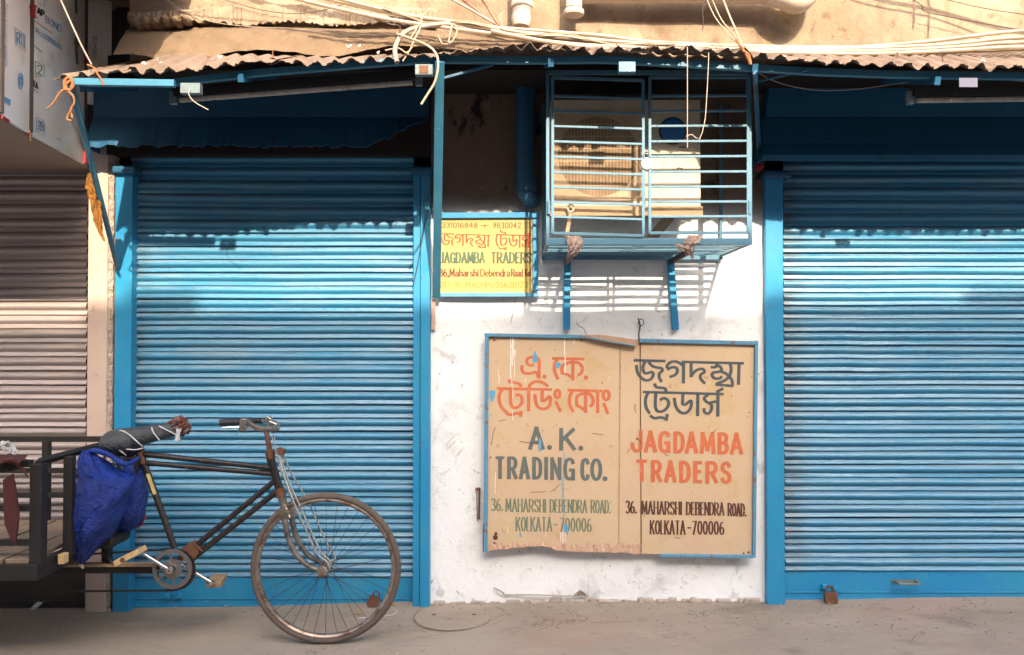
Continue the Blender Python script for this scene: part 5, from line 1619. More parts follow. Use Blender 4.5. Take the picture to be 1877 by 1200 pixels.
# prints on the cladding film
pen = wall_pen(B, Cc, 21)
pen.word('ATAP', 53, 2, 82, 13, 2.6, 2.2, 18)
pen.ribbon([(56, 24), (70, 33)], .8, .8)
pen.ribbon([(58, 34), (95, 60)], .9, .9)
pen.ribbon([(59, 80), (77, 95)], 1.0, 1.0)
pen.word('ATA', 55, 142, 70, 12, 2.0, 1.8, 10)
pen.ribbon([(58, 160), (70, 170)], .9, .9)
pen.ribbon([(104, 253), (112, 256)], 1.0, 1.0)
pen.done(M['ink_black'], nb)
pen = wall_pen(B, Cc, 22)
pen.word('BOND', 83, 27, 113, 13, 1.2, 1.0, 20)
for y0_ in (0, 2.4):
    pen.word('ALUMINIUM', 64, 48 + y0_ * 2.2, 113, 5, .9, .8, 34)
for (xa, ya, w_, h_, sl_) in ((67, 214, 15, 26, 9),):
    pen.ribbon([(xa, ya), (xa + w_, ya + sl_), (xa + w_, ya + sl_ + h_), (xa, ya + h_), (xa, ya)], .9, .9)
    pen.word('2B', xa + 2, ya + 5, xa + w_ - 1.5, 17, 1.8, 1.6, 6)
pen.ribbon([(72, -10), (82, -2), (82, 12), (72, 6)], 1.2, 1.2)
pen.done(M['ink_sky'], nb)
pen = wall_pen(B, Cc, 23)
pen.ribbon([(65, 112), (81, 121), (81, 140), (66, 140), (65, 112)], 1.0, 1.0)
pen.word('2', 68, 117, 78, 18, 2.2, 1.8, 4)
pen.done(M['ink_lime'], nb)
pen = wall_pen(B, Cc, 24)
pen.ribbon([(141, 66), (140, 88), (142, 118)], 5.0, 4.0)
pen.mb.add([pen.to3(x_, y_, .0004) for x_, y_ in ((140, 64), (146, 86), (135, 80))], [(0, 1, 2)])
pen.ribbon([(139, -5), (140, 25)], 5.0, 4.0)
pen.done(M['ink_green'], nb)
pen = wall_pen(A, B, 25)
pen.ribbon([(27.5, 50), (46, 64), (46, 94), (28, 80), (27.5, 50)], 1.1, 1.0)
pen.word('R', 30, 57, 38, 22, 2.4, 2.0, 3)
pen.ribbon([(39, 62), (44, 66), (44, 87), (40, 84), (39, 62)], 1.4, 1.2)
pen.stroke('o', (38, 148, 4, 14), lambda a, b: (a, b), 2.2, 1.8)
pen.stroke('o', (38, 148, 2, 8), lambda a, b: (a, b), 2.0, 1.4)
pen.mb.add([pen.to3(x_, y_, .0004) for x_, y_ in ((0, 172), (20, 183), (19, 193), (0, 181))], [(0, 1, 2, 3)])
pen.done(M['ink_sky'], nb)
pen = wall_pen(A, B, 26)
# vertical print: letters turned a quarter
txt_ = 'ALUMINIUM COMPOSITE PANEL'
yv = 121.0
for ch in txt_:
    if ch == ' ':
        yv -= 3
        continue
    w_ = GL[ch][0] * 5.2

    def mpv(gx, gy, yv=yv, w_=w_, g=GL[ch][0]):
        return (7 + gy * 6, yv - gx / max(g, .1) * w_ * .9)
    for st in GL[ch][1]:
        if st[0] != 'd':
            pen.stroke(st[0], st[1], mpv, .9, .8)
    yv -= w_ + 1.4
pen.done(M['ink_pale'], nb)
pen = wall_pen(Cc, Dd, 27)
yv = 104.0
for ch in 'GRACE':
    w_ = GL[ch][0] * 9

    def mpv(gx, gy, yv=yv, w_=w_, g=GL[ch][0]):
        return (171 + gy * 6, yv - gx / max(g, .1) * w_)
    for st in GL[ch][1]:
        pen.stroke(st[0], st[1], mpv, 1.4, 1.2)
    yv -= w_ + 1.6
pen.done(M['ink_sky'], nb)

# ------------------------------------------------------------------ small things on the wall
o = MB().tube([at(1172, 628, .07), at(1171, 612, .06), at(1173, 596, .03), at(1170, 583, .02)], .004, 6, smooth=4)
o.tube([at(1172, 600, .04), at(1180, 592, .05), at(1176, 584, .03), at(1170, 590, .03), at(1174, 596, .04)], .0025, 5, smooth=3)
o = tag(o.build('wire', M['cable_dark'], smooth=True), 'short black wire sticking up from the signboard top on the white wall', 'wire')
o = MB().tube([at(1056, 590, .02), at(1062, 598, .03), at(1070, 602, .03), at(1074, 612, .05)], .0022, 5, smooth=4)
o = tag(o.build('wire', M['rust'], smooth=True), 'thin rusty wire curling onto the signboard top beside the cage bracket', 'wire')
o = MB()
o.box(at(876, 896, .01), (.028, .02, .014))
o.bar(at(879, 898, .012), at(878, 952, .012), .010, .006)
o.bar(at(874, 898, .012), at(875, 955, .010), .004, .004)
tag(o.build('wall_clamp', M['rust'], bevel=.002), 'rusty iron clamp on the white wall beside the big signboard', 'clamp')
o = MB().bar(at(795, 548, .03), at(794, 604, .02), .022, .012)
tag(o.build('conduit_stub', M['pink_metal'], bevel=.002), 'faded pink strap below the foot of the awning brace', 'strap')
o = MB().tube([at(945, 546, .03), at(943, 560, .02), at(940, 575, .015), at(936, 592, .012)], .0012, 4, smooth=4)
tag(o.build('wire', M['cable_dark']), 'hair-thin wire hanging below the yellow sign', 'wire')
# cable down the dark shutter
cable('thin dark cord hanging beside the awning brace over the shutter guide', [(795, 300, .12), (780, 400, .06), (768, 470, .06), (758, 520, .05)], .0022, 'cable_dark', group=None, name='cord', cat='cord', seg=5)

# ------------------------------------------------------------------ pavement things
mc = at(830, 1137, 0)
tm = (CZ) / -(ray(830, 1137).z)
mcx = ray(830, 1137).x * tm
mcy = CY + ray(830, 1137).y * tm
zz = gz(mcx, -mcy) + .004
t = thing('manhole_cover', 'round dusty drain cover in the pavement before the white wall', 'manhole cover', (mcx, mcy, zz))
MB().lathe([(-.03, .196), (.000, .196), (.0005, .19), (.0006, .0001)], (mcx, mcy, zz), 'z', 48).build('cover', M['ground'], t)
rg = []
MB().tube([(mcx + .203 * cos(a * pi / 24), mcy + .203 * sin(a * pi / 24), zz + .0005) for a in range(48)], .0022, 6, closed=True).build('rim', M['manhole'], t)
for dx in (-.10, .11):
    MB().lathe([(0, .012), (.002, .010), (.003, .002)], (mcx + dx, mcy + .02, zz + .001), 'z', 14).build('lifting_hole', M['rust'], t)


def on_ground(px, py, lift=0.004):
    r = ray(px, py)
    t_ = CZ / -r.z
    for _ in range(4):
        z = gz(r.x * t_, -(CY + r.y * t_)) + lift
        t_ = (CZ - z) / -r.z
    return Vector((r.x * t_, CY + r.y * t_, z + .002))


o = MB().tube([on_ground(x_, y_) for x_, y_ in ((655, 1134), (675, 1132), (700, 1130), (720, 1127), (727, 1121), (722, 1118))], .002, 5, smooth=4)
tag(o.build('string', M['litter'], smooth=True), 'white string lying on the pavement under the front wheel', 'string')
for lab, px, py in (('dry orange leaf on the pavement below the padlock behind the wheel', 657, 1126), ('scrap of dry leaf by the shutter foot behind the wheel', 720, 1109)):
    c = on_ground(px, py)
    o = MB().poly([c + Vector((a_, b_, .002 + .004 * abs(a_) * 60)) for a_, b_ in ((-.018, 0), (-.006, .012), (.01, .010), (.02, 0), (.004, -.012))], .001, (0, 0, 1))
    tag(o.build('leaf', M['leaf']), lab, 'leaf')
rnd = random.Random(33)
gr_ = MB()
for i in range(700):
    px = rnd.uniform(60, 1877)
    py = 1106 + abs(rnd.gauss(0, 1)) * 32
    c = on_ground(px, min(py, 1198), 0)
    s_ = rnd.uniform(.0015, .006)
    gr_.box(c + Vector((0, 0, s_ * .3)), (s_ * rnd.uniform(1, 2), s_ * rnd.uniform(.8, 1.5), s_ * .7), Matrix.Rotation(rnd.uniform(0, 3), 3, 'Z'))
gr_.build('pavement_grit', M['rough_plaster'], kind='stuff')

# ------------------------------------------------------------------ cargo tricycle
PB = 0.52
tk = thing('cargo_tricycle', 'black cargo tricycle with a plastic-wrapped saddle, parked before the blue shutter', 'tricycle', tuple(at(597, 1178, PB)))
wc = at(597, 1040.5, PB)
sc_ = (-CY - PB) / F
RO = 137.5 * sc_


def empty_part(name, par, loc):
    e_ = bpy.data.objects.new(name, None)
    e_.empty_display_size = .05
    COL.objects.link(e_)
    e_.parent = par
    e_.matrix_parent_inverse = Matrix.Translation(-Vector(parent_world(par)))
    e_.location = loc
    return e_


def wheel(name, c, R, par, nsp=36, lean=0.0):
    e_ = empty_part(name, par, c)
    tr = .0165
    MB().tube([c + Vector(((R - tr) * cos(a * pi / 48), 0, (R - tr) * sin(a * pi / 48))) for a in range(96)], tr, 12, closed=True).build('tyre', M['tyre'], e_, smooth=True)
    Rr = R - 2 * tr - .004
    mb = MB()
    rings = []
    for a in range(96):
        t_ = a * pi / 48
        d_ = Vector((cos(t_), 0, sin(t_)))
        prof = [(.013, .009), (.015, .002), (.010, -.007), (0, -.010), (-.010, -.007), (-.015, .002), (-.013, .009), (0, .004)]
        rings.append([c + d_ * (Rr + q) + Vector((0, w_, 0)) for w_, q in prof])
    mb.loft(rings, closed=True)
    mb.build('rim', M['rim'], e_, smooth=True)
    hb_ = MB().lathe([(-.05, .008), (-.036, .010), (-.034, .026), (-.028, .027), (-.026, .017), (.026, .017), (.028, .027), (.034, .026), (.036, .010), (.05, .008)], c, 'y', 18)
    hb_.build('hub', M['old_chrome'], e_, smooth=True)
    sp = MB()
    for i in range(nsp):
        a = 2 * pi * i / nsp
        side = -1 if i % 2 else 1
        off = (.55 if (i // 2) % 2 else -.55)
        h_ = c + Vector((.024 * cos(a + off), side * .031, .024 * sin(a + off)))
        r_ = c + Vector((Rr * cos(a), 0, Rr * sin(a)))
        sp.tube([h_, r_], .00135, 5)
    sp.build('spokes', M['spoke'], e_, kind='stuff')
    return e_


wheel('front_wheel', wc, RO, tk)
HS = .055   # half spacing of the fork blades
# frame
fr = MB()
tb = lambda a, b, r, p0=PB, p1=None: fr.tube([at(*a, p0), at(*b, PB if p1 is None else p1)], r, 12)
tb((262, 832), (502, 858), .0135)
tb((256, 847), (508, 869), .0130)
tb((262, 842), (320, 1004), .0150)
tb((506, 879), (330, 1024), .0135)
tb((512, 897), (345, 1030), .0140)
fr.tube([at(495, 838, PB), at(513, 899, PB)], .0195, 14)
fr.build('frame', M['frame'], tk, smooth=True)
lg = MB()
lg.tube([at(494, 826, PB), at(496.5, 840, PB)], .021, 14)
lg.tube([at(495.4, 831, PB), at(496, 834, PB)], .024, 14)
lg.tube([at(512, 894, PB), at(516, 910, PB)], .0235, 14)
lg.tube([at(256, 828, PB), at(262, 850, PB)], .020, 12)
lg.poly([at(x_, y_, PB + .018) for x_, y_ in ((330, 1006), (352, 992), (366, 1003), (364, 1014), (352, 1030), (325, 1026))], .036)
lg.build('frame_lugs', M['rust'], tk, smooth=True)
MB().bar(at(352, 993, PB + .012), at(372, 1010, PB + .012), .006, .02).build('lug_brace', M['rust'], tk)
MB().bar(at(271, 868, PB + .0155), at(284, 906, PB + .0155), .017, .002).build('sticker', M['label_yellow'], tk)
bb = at(318, 1032, PB)
MB().lathe([(-.06, .012), (-.05, .022), (.05, .022), (.06, .012)], at(316, 1043, PB), 'y', 16).build('bottom_bracket', M['frame'], tk, smooth=True)
# fork
fk = MB()
fk.tube([at(514, 903, PB), at(522, 930, PB)], .019, 12)
for s_ in (HS, -HS):
    P0 = at(525, 940, PB)
    path = [(524, 935), (529, 955), (535, 982), (547, 1008), (566, 1028), (584, 1037), (597, 1041)]
    pts = [at(x_, y_, PB) + Vector((0, -s_ * (1 if i > 0 else .8), 0)) for i, (x_, y_) in enumerate(path)]
    fk.tube(pts, [.0135, .0135, .013, .012, .010, .009], 10, smooth=5)
fk.span(at(519, 930, PB) + Vector((0, -HS - .01, 0)), at(532, 945, PB) + Vector((0, HS + .01, 0)))
fk.build('fork', M['fork'], tk, smooth=True)
MB().lathe([(-.014, .022), (-.010, .025), (.006, .024), (.012, .014)], wc + Vector((0, -HS - .012, 0.004)), 'y', 20).build('axle_cap', M['old_chrome'], tk, smooth=True)
MB().lathe([(-.012, .009), (-.002, .010), (.14, .010), (.15, .009)], wc + Vector((-.004, -HS - .024, -.010)), 'y', 6).build('axle', M['rust'], tk)
# fork braces (truss rods)
tr_ = MB()
for s_, dx in ((HS, 0), (HS * .45, 4), (-HS, 12)):
    tr_.tube([at(513 + dx * .3, 830, PB) + Vector((0, -s_ * .3, 0)), at(524 + dx * .5, 868, PB) + Vector((0, -s_ * .6, 0)), at(548 + dx, 925, PB) + Vector((0, -s_, 0)), at(575 + dx, 985, PB) + Vector((0, -s_, 0)), at(588 + dx, 1011, PB) + Vector((0, -s_, 0)), at(605 + dx * .3, 1024, PB) + Vector((0, -s_, 0)), at(609, 1036, PB) + Vector((0, -s_, 0))], .0042, 8, smooth=4)
tr_.build('truss_rods', M['rod'], tk, smooth=True)
cl = MB()
cl.box(at(515, 827, PB), (.034, .05, .028), Matrix.Rotation(.3, 3, 'Y'))
cl.tube([at(510, 821, PB), at(519, 834, PB)], .012, 8)
cl.tube([at(497, 832, PB), at(516, 828, PB)], .006, 8)
cl.build('rod_clamp', M['rust'], tk, bevel=.003)
ck = MB()   # brake parts at the rim
ck.bar(at(531, 897, PB + .03), at(541, 936, PB + .05), .015, .006)
ck.bar(at(528, 940, PB + .05), at(552, 928, PB + .05), .012, .012)
ck.bar(at(524, 948, PB + .045), at(545, 940, PB + .045), .012, .010)
ck.bar(at(520, 925, PB + .03), at(530, 950, PB + .05), .018, .012)
ck.build('rim_brake', M['old_chrome'], tk, bevel=.002)
# stem and handlebar
MB().tube([at(487, 787, PB), at(495, 827, PB)], [.0105, .012, .014], 12, smooth=2).build('stem', M['rust'], tk, smooth=True)
hbm = MB()
S0 = at(492, 786, PB)
near = [S0 + Vector((.02, -.02, .005)), at(506, 783, PB + .08), at(488, 785, PB + .16), at(466, 781, PB + .21), at(452, 772, PB + .245), at(440, 773, PB + .26), at(404, 775, PB + .27)]
far = [S0 + Vector((.02, .02, .005)), at(508, 782, PB - .08), at(502, 778, PB - .16), at(492, 772, PB - .21), at(480, 771, PB - .25), at(456, 771, PB - .27)]
hbm.tube(near, .0105, 10, smooth=5)
hbm.tube(far, .0105, 10, smooth=5)
hbm.tube([S0 + Vector((.02, -.025, .005)), S0 + Vector((.02, .025, .005))], .016, 12)
hb_o = hbm.build('handlebar', M['old_chrome'], tk, smooth=True)
MB().tube([at(403, 774.5, PB + .27), at(441, 773, PB + .262)], .0145, 12).build('grip', M['grip'], hb_o, smooth=True)
MB().tube([at(455, 771, PB - .27), at(481, 771, PB - .25)], .0145, 12).build('grip', M['grip'], hb_o, smooth=True)
lv = MB()
lv.tube([at(407, 784, PB + .28), at(425, 783, PB + .28), at(444, 782, PB + .265)], .0045, 8)
lv.build('brake_lever', M['chrome'], hb_o, smooth=True)
cm = MB()
cm.box(at(447, 778, PB + .262), (.030, .034, .052), Matrix.Rotation(.2, 3, 'Y'))
cm.tube([at(446, 784, PB + .27), at(437, 790, PB + .27), at(431, 799, PB + .27)], .002, 5)
cm.tube([at(452, 784, PB + .26), at(475, 788, PB + .2), at(490, 792, PB + .1)], .004, 6)
cm.build('lever_clamp', M['old_chrome'], hb_o, bevel=.004)
cm = MB()
cm.box(at(502, 778, PB), (.045, .05, .030), Matrix.Rotation(.4, 3, 'Y'))
cm.box(at(494, 768, PB - .1), (.03, .03, .02), Matrix.Rotation(.7, 3, 'Y'))
cm.tube([at(497, 790, PB), at(505, 786, PB), at(512, 783, PB)], .011, 8)
cm.build('stem_clamp', M['old_chrome'], hb_o, bevel=.006)
bc = MB()
bc.tube([at(497, 792, PB + .02), at(500, 806, PB + .03), at(504, 824, PB + .03), at(512, 850, PB + .03), at(522, 880, PB + .03), at(530, 905, PB + .04)], .0022, 5, smooth=4)
bc.tube([at(500, 792, PB - .02), at(506, 815, PB + .02), at(514, 860, PB + .03), at(535, 905, PB + .03)], .002, 5, smooth=4)
bc.build('brake_cable', M['rod'], tk)
# chainring
cr_c = at(316, 1042.5, PB + .062)
CR = 36.5 * (-CY - PB - .06) / F
ch = MB()
n = 48


def ringpoly(c, r0, r1, y0, y1, n=48):
    m_ = MB()
    vs_, fs_ = [], []
    for j in range(n):
        a = 2 * pi * j / n
        for r, y in ((r0, y0), (r1, y0), (r1, y1), (r0, y1)):
            vs_.append(c + Vector((r * cos(a), y, r * sin(a))))
    for j in range(n):
        k = (j + 1) % n
        for q in range(4):
            q2 = (q + 1) % 4
            fs_.append((j * 4 + q, j * 4 + q2, k * 4 + q2, k * 4 + q))
    return vs_, fs_


ch.add(*ringpoly(cr_c, CR * .79, CR, -.003, .001))
ch.add(*ringpoly(cr_c, CR * .16, CR * .50, -.003, .001))
for k in range(12):
    a = k * pi / 6 + .12
    if k in (2, 4):
        continue
    d_ = Vector((cos(a), 0, sin(a)))
    ch.bar(cr_c + d_ * CR * .48, cr_c + d_ * CR * .81, .010 if k % 2 else .006, .0035)
ch.build('chainring', M['ring'], tk)
tc = cr_c + Vector((.008, .010, -.006))
th = MB()
th.add(*ringpoly(tc, CR * .86, CR * 1.02, -.0015, .0015))
for k in range(46):
    a = 2 * pi * k / 46
    d_ = Vector((cos(a), 0, sin(a)))
    th.bar(tc + d_ * CR * 1.0, tc + d_ * CR * 1.07, .0055, .003)
th.build('ring_teeth', M['frame'], tk, kind='stuff')
# cranks and pedals
c0 = at(311.5, 1045, PB + .085)
c1_ = at(263, 1014.5, PB + .10)
crk = MB().tube([c0, c1_], [.0095, .0085, .0075], 10)
crk.lathe([(-.012, .014), (-.008, .017), (.008, .017), (.012, .014)], c0, 'y', 16)
crk = crk.build('crank', M['chrome'], tk, smooth=True)
MB().lathe([(-.016, .006), (-.010, .008)], c0 + Vector((0, -.0, 0)), 'y', 6).build('crank_bolt', M['rust'], crk)
pc = at(239, 1018, PB + .155)
ang = math.atan2(-(1002 - 1025), 260 - 215)
Rp = Matrix.Rotation(-ang, 3, 'Y')
pd = MB().box(pc, (.125, .085, .026), Rp)
pd = pd.build('pedal', M['pale_wood'], crk, bevel=.003)
MB().lathe([(-.046, .011), (-.043, .0115), (0, .011)], pc + Rp @ Vector((-.018, 0, -.001)), 'y', 12).build('pedal_spindle', M['rust'], pd)
f0, f1_ = at(356, 1048, PB - .075), at(389, 1068, PB - .08)
crk2 = MB().tube([at(322, 1030, PB - .07), f0, f1_], .0085, 10)
crk2.lathe([(-.012, .010), (.012, .010)], f1_, 'y', 12)
crk2 = crk2.build('crank', M['chrome'], tk, smooth=True)
MB().box(at(397, 1064, PB - .13), (.075, .085, .026), Matrix.Rotation(-.05, 3, 'Y') @ Matrix.Rotation(.25, 3, 'X')).build('pedal', M['wood'], crk2, bevel=.003)
# chain
cn = MB()


def chainrun(a, b):
    L_ = (b - a).length
    k = int(L_ / .0127)
    d_ = (b - a).normalized()
    for i in range(k):
        cn.bar(a + d_ * (i * .0127 + .001), a + d_ * (i * .0127 + .0117), .0085, .0055 if i % 2 else .008)


chainrun(tc + Vector((0, 0, -CR * 1.04)), at(-60, 1085, PB + .05))
chainrun(tc + Vector((-.01, 0, CR * 1.04)), at(-60, 1030, PB + .05))
cn.build('chain', M['cart_paint'], tk, kind='stuff')

# saddle wrapped in plastic
rings = []
secs = [(192, 808, 8, 3), (194, 808, 28, 44), (202, 808, 38, 70), (218, 809, 44, 84), (240, 808, 46, 84), (256, 805, 44, 72), (270, 799, 36, 52), (286, 795, 32, 38), (302, 792, 29, 30), (314, 790, 26, 26), (326, 788, 22, 22), (333, 787, 14, 14)]
rnd = random.Random(3)
for k, (px, py, hh, ww) in enumerate(secs):
    c = at(px, py, PB)
    h_ = hh / 2 * sc_ * 1.12
    w_ = ww / 2 * sc_ * 1.1
    ring = []
    for j in range(20):
        a = 2 * pi * j / 20
        zz_ = sin(a)
        ex = (abs(cos(a)) ** .8) * (1 if cos(a) > 0 else -1)
        zz_ = (abs(zz_) ** .9) * (1 if zz_ > 0 else -1)
        f_ = 1 + rnd.uniform(-.03, .03)
        low = 1.0 if zz_ > 0 else .85
        ring.append(c + Vector((zz_ * h_ * .25, w_ * ex * f_, h_ * zz_ * f_ * low)))
    rings.append(ring)
sd = MB().loft(rings).build('saddle', M['saddle'], tk, smooth=True)
# nose lining, crumpled film
crumple('saddle_nose', None, None, [at(318, 782, PB), at(330, 780, PB), at(340, 782, PB), at(349, 783, PB)], [.035, .055, .050, .014], M['saddle_red'], 5, .7, parent=sd)
crumple('plastic_tie', None, None, [at(328, 786, PB + .04), at(326, 797, PB + .045), at(324, 808, PB + .045)], [.012, .008, .014], M['film'], 6, .5, parent=sd)
crumple('plastic_wrap', None, None, [at(300, 780, PB), at(312, 774, PB), at(322, 771, PB), at(332, 777, PB)], [.006, .012, .014, .006], M['saddle_red'], 8, .8, parent=sd)


def saddle_y(px):   # half width of the saddle at this station, plus a little
    for (a, _, h0, w0), (b, _, h1, w1) in zip(secs, secs[1:]):
        if px <= b:
            u_ = (px - a) / (b - a)
            return (w0 + (w1 - w0) * u_) / 2 * sc_ * 1.1
    return .02


for pts_ in ([(196, 797, .8), (206, 793, .45), (222, 789, .5), (236, 796, .86), (250, 808, 1.0), (261, 818, .9)], [(278, 783, .6), (280, 790, .95), (286, 799, 1.02), (292, 806, .9)], [(291, 780, .6), (304, 787, .96), (316, 793, 1.04), (326, 799, 1.1)], [(232, 823, .75), (248, 824, .75), (263, 821, .8)], [(206, 812, .9), (218, 824, .8), (231, 834, .6)]):
    MB().tube([at(x_, y_, PB + saddle_y(x_) * f_ + .004) for x_, y_, f_ in pts_], .0027, 6, smooth=5).build('saddle_strap', M['white_strip'], sd, smooth=True)
un = MB()
un.tube([at(x_, y_, PB + .03) for x_, y_ in ((197, 815), (192, 826), (192, 840), (200, 850), (213, 850), (222, 842))], .0058, 8, smooth=4)
un.tube([at(x_, y_, PB - .03) for x_, y_ in ((197, 815), (192, 826), (192, 840), (200, 850), (213, 850), (222, 842))], .0058, 8, smooth=4)
un.tube([at(222, 842, PB + .03), at(258, 836, PB), at(222, 842, PB - .03)], .006, 8)
un.tube([at(262, 846, PB), at(258, 822, PB), at(256, 812, PB)], .014, 10)
un.build('saddle_springs', M['rust'], sd, smooth=True)
ud = MB()
ud.loft([[at(px, py, PB) + Vector((0, w_ * cos(2 * pi * j / 12), h_ * sin(2 * pi * j / 12))) for j in range(12)] for px, py, w_, h_ in ((197, 818, .03, .012), (215, 826, .06, .024), (240, 828, .055, .022), (262, 824, .02, .010))])
ud.build('saddle_skirt', M['grip'], sd, smooth=True)

# stay behind the seat tube and beam to the cart
st_ = MB()
st_.bar(at(254, 838, PB + .03), at(228, 960, PB + .03), .020, .012)
st_.bar(at(254, 838, PB - .08), at(222, 985, PB - .08), .018, .012)
st_.build('seat_stay', M['cart_paint'], tk)
bmm = MB()
bmm.bar(at(290, 1042, PB), at(-140, 1042, PB), .034, .05)
bmm.build('main_beam', M['cart_paint'], tk, bevel=.003)
MB().bar(at(286, 1034, PB + .03), at(-140, 1036, PB + .03), .012, .04).build('beam_cap', M['wood'], tk)
ax = MB()
ax.lathe([(-.09, .02), (-.08, .035), (.08, .035), (.09, .02)], at(212, 985, PB), 'y', 12)
ax.box(at(200, 985, PB), (.05, .12, .08))
ax.bar(at(196, 975, PB), at(196, 1035, PB), .035, .04)
ax.tube([at(190, 1008, PB + .03), at(205, 1030, PB + .03), at(185, 1040, PB + .03)], .012, 8)
ax.build('jackshaft', M['cart_paint'], tk, bevel=.004)

# cart body
ZBED = .517
CX1 = at(68, 1030, .98).x          # front end of the bed
CX0 = -3.7
PN, PFAR = .98, .25
fb = MB()
fb.span((CX0, -PN - .02, ZBED - .07), (CX1 + .012, -PN + .02, ZBED - .002))
fb.span((CX0, -PFAR - .02, ZBED - .07), (CX1 + .012, -PFAR + .02, ZBED - .002))
fb.span((CX1 - .03, -PN + .021, ZBED - .07), (CX1 + .010, -PFAR - .021, ZBED - .002))
fb.span((CX0, -PN + .021, ZBED - .07), (CX0 + .04, -PFAR - .021, ZBED - .002))
fb.build('bed_frame', M['cart_paint'], tk, bevel=.003)
# planks, laid across a little askew
px_ = CX1 - .035
rnd = random.Random(17)
while px_ > CX0 + .05:
    w_ = rnd.uniform(.085, .12)
    MB().box((px_ - w_ / 2, -(PN + PFAR) / 2, ZBED + .006 + rnd.uniform(-.003, .003)), (w_ - .008, PN - PFAR + .02, .018), Matrix.Rotation(rnd.uniform(-.02, .02), 3, 'Z')).build('plank', M['bed_wood'], tk, bevel=.002)
    px_ -= w_
ZR = at(68, 850, PN).z
post = lambda x_, p_, w_, z1: MB().span((x_ - w_ / 2, -p_ - w_ / 2, ZBED - .02), (x_ + w_ / 2, -p_ + w_ / 2, z1)).build('post', M['cart_paint'], tk, bevel=.003)
post(CX1 - .005, PN - .015, .050, ZR)
post(at(127, 940, .79).x, .79, .038, ZR + .005)
post(at(160, 940, .56).x, .56, .034, ZR)
post(CX1 + .003, PFAR + .01, .04, ZR + .01)
post(at(85, 900, PFAR + .01).x, PFAR + .01, .034, ZR + .01)
post(at(-60, 900, PFAR + .01).x, PFAR + .01, .034, ZR + .01)
post(CX0 + .05, PN - .015, .045, ZR)
post(CX0 + .05, PFAR + .01, .045, ZR)
rl_ = lambda a, b, w_, h_=.02: MB().bar(a, b, w_, h_).build('rail', M['cart_paint'], tk, bevel=.002)
rl_((CX1 - .005, -PN + .012, ZR + .006), (CX1 + .0, -PFAR - .0, ZR + .012), .022, .03)
rl_((CX0, -PFAR - .012, ZR + .016), (CX1 + .02, -PFAR - .012, ZR + .016), .028)
for zf in (.36, .66):
    rl_((CX0, -PFAR - .032, ZBED + (ZR - ZBED) * zf), (CX1 - .022, -PFAR - .032, ZBED + (ZR - ZBED) * zf), .026)
rl_((CX1 - .028, -PFAR - .03, ZBED + (ZR - ZBED) * .45), (CX1 - .028, -PN + .04, ZBED + (ZR - ZBED) * .45), .020)
for zf in (.20, .55):
    rl_((CX0, -PN + .012, ZBED + (ZR - ZBED) * zf), (CX1 - .032, -PN + .012, ZBED + (ZR - ZBED) * zf), .026)
rl_((CX0, -PN + .012, ZR), (CX1 - .032, -PN + .012, ZR), .03)
blk = MB().box(at(116, 1023, .86), (.026, .04, .042)).build('wood_block', M['pale_wood'], tk, bevel=.002)
for p_ in (1.06, .17):
    wheel('rear_wheel', Vector((-3.17, -p_, .36)), .36, tk, 32)
MB().tube([(-3.17, -1.10, .36), (-3.17, -.13, .36)], .016, 10).build('rear_axle', M['dark_steel'], tk, smooth=True)
for s_ in (-.16, .16):
    for p_ in (.92, .31):
        MB().bar((-3.17 + s_, -p_, ZBED - .07), (-3.17 + s_ * .2, -p_, .37), .03, .01).build('axle_stay', M['cart_paint'], tk)

# blue tarp bag
bag = thing('tarp_bag', 'bright blue tarpaulin bag hanging behind the saddle of the tricycle', 'bag', tuple(at(200, 1000, PB + .1)))
rnd = random.Random(12)


def bagmesh(levels, pbase, seed, seg=40):
    rr_ = random.Random(seed)
    ph_ = [rr_.uniform(0, 6) for _ in range(8)]
    rings_ = []
    Lv = catmull([Vector((a, b, c)) for a, b, c, _ in levels], 5)
    Dv = catmull([Vector((d, 0, 0)) for _, _, _, d in levels], 5)
    for i, (q, dd) in enumerate(zip(Lv, Dv)):
        y_, xl_, xr_ = q
        c = at((xl_ + xr_) / 2, y_, pbase)
        w_ = (xr_ - xl_) / 2 * (-CY - pbase) / F
        ring = []
        for j in range(seg):
            a = 2 * pi * j / seg
            fold = 1 + .10 * abs(sin(3 * a + ph_[5] + i * .11 + .8 * sin(i * .2))) + .07 * abs(sin(7 * a + i * .26 + ph_[6])) + .05 * sin(4 * a + ph_[0] + i * .30) + .05 * sin(9 * a + ph_[1] - i * .22) + .03 * sin(15 * a + ph_[2] + i * .6)
            ring.append(c + Vector((w_ * cos(a) * (1 + .04 * sin(i * .7 + a * 3 + ph_[4])), dd.x * sin(a) * fold, .006 * sin(7 * a + i * .4 + ph_[3]))))
        rings_.append(ring)
    return MB().loft(rings_)


bagmesh([(827, 151, 163, .015), (836, 150, 172, .05), (850, 149, 188, .08), (864, 148, 206, .10), (874, 147, 234, .11), (895, 144, 238, .12), (925, 141, 228, .13), (955, 139, 217, .12), (980, 137, 202, .10), (1003, 138, 180, .07), (1022, 141, 163, .03), (1033, 144, 153, .01)], PB + .14, 3).build('tarp', M['tarp'], bag, smooth=True)
bagmesh([(838, 236, 256, .03), (860, 226, 264, .06), (895, 214, 267, .09), (925, 210, 266, .09), (950, 205, 262, .07), (965, 205, 250, .04), (972, 214, 236, .015)], PB - .02, 5).build('tarp_fold', M['tarp'], bag, smooth=True)
MB().tube([at(155, 830, PB + .13), at(175, 826, PB + .14), at(200, 834, PB + .13), at(230, 850, PB + .13), at(255, 838, PB + .06)], [.008, .014, .012, .012, .008], 8, smooth=5).build('tarp_hem', M['tarp'], bag, smooth=True)
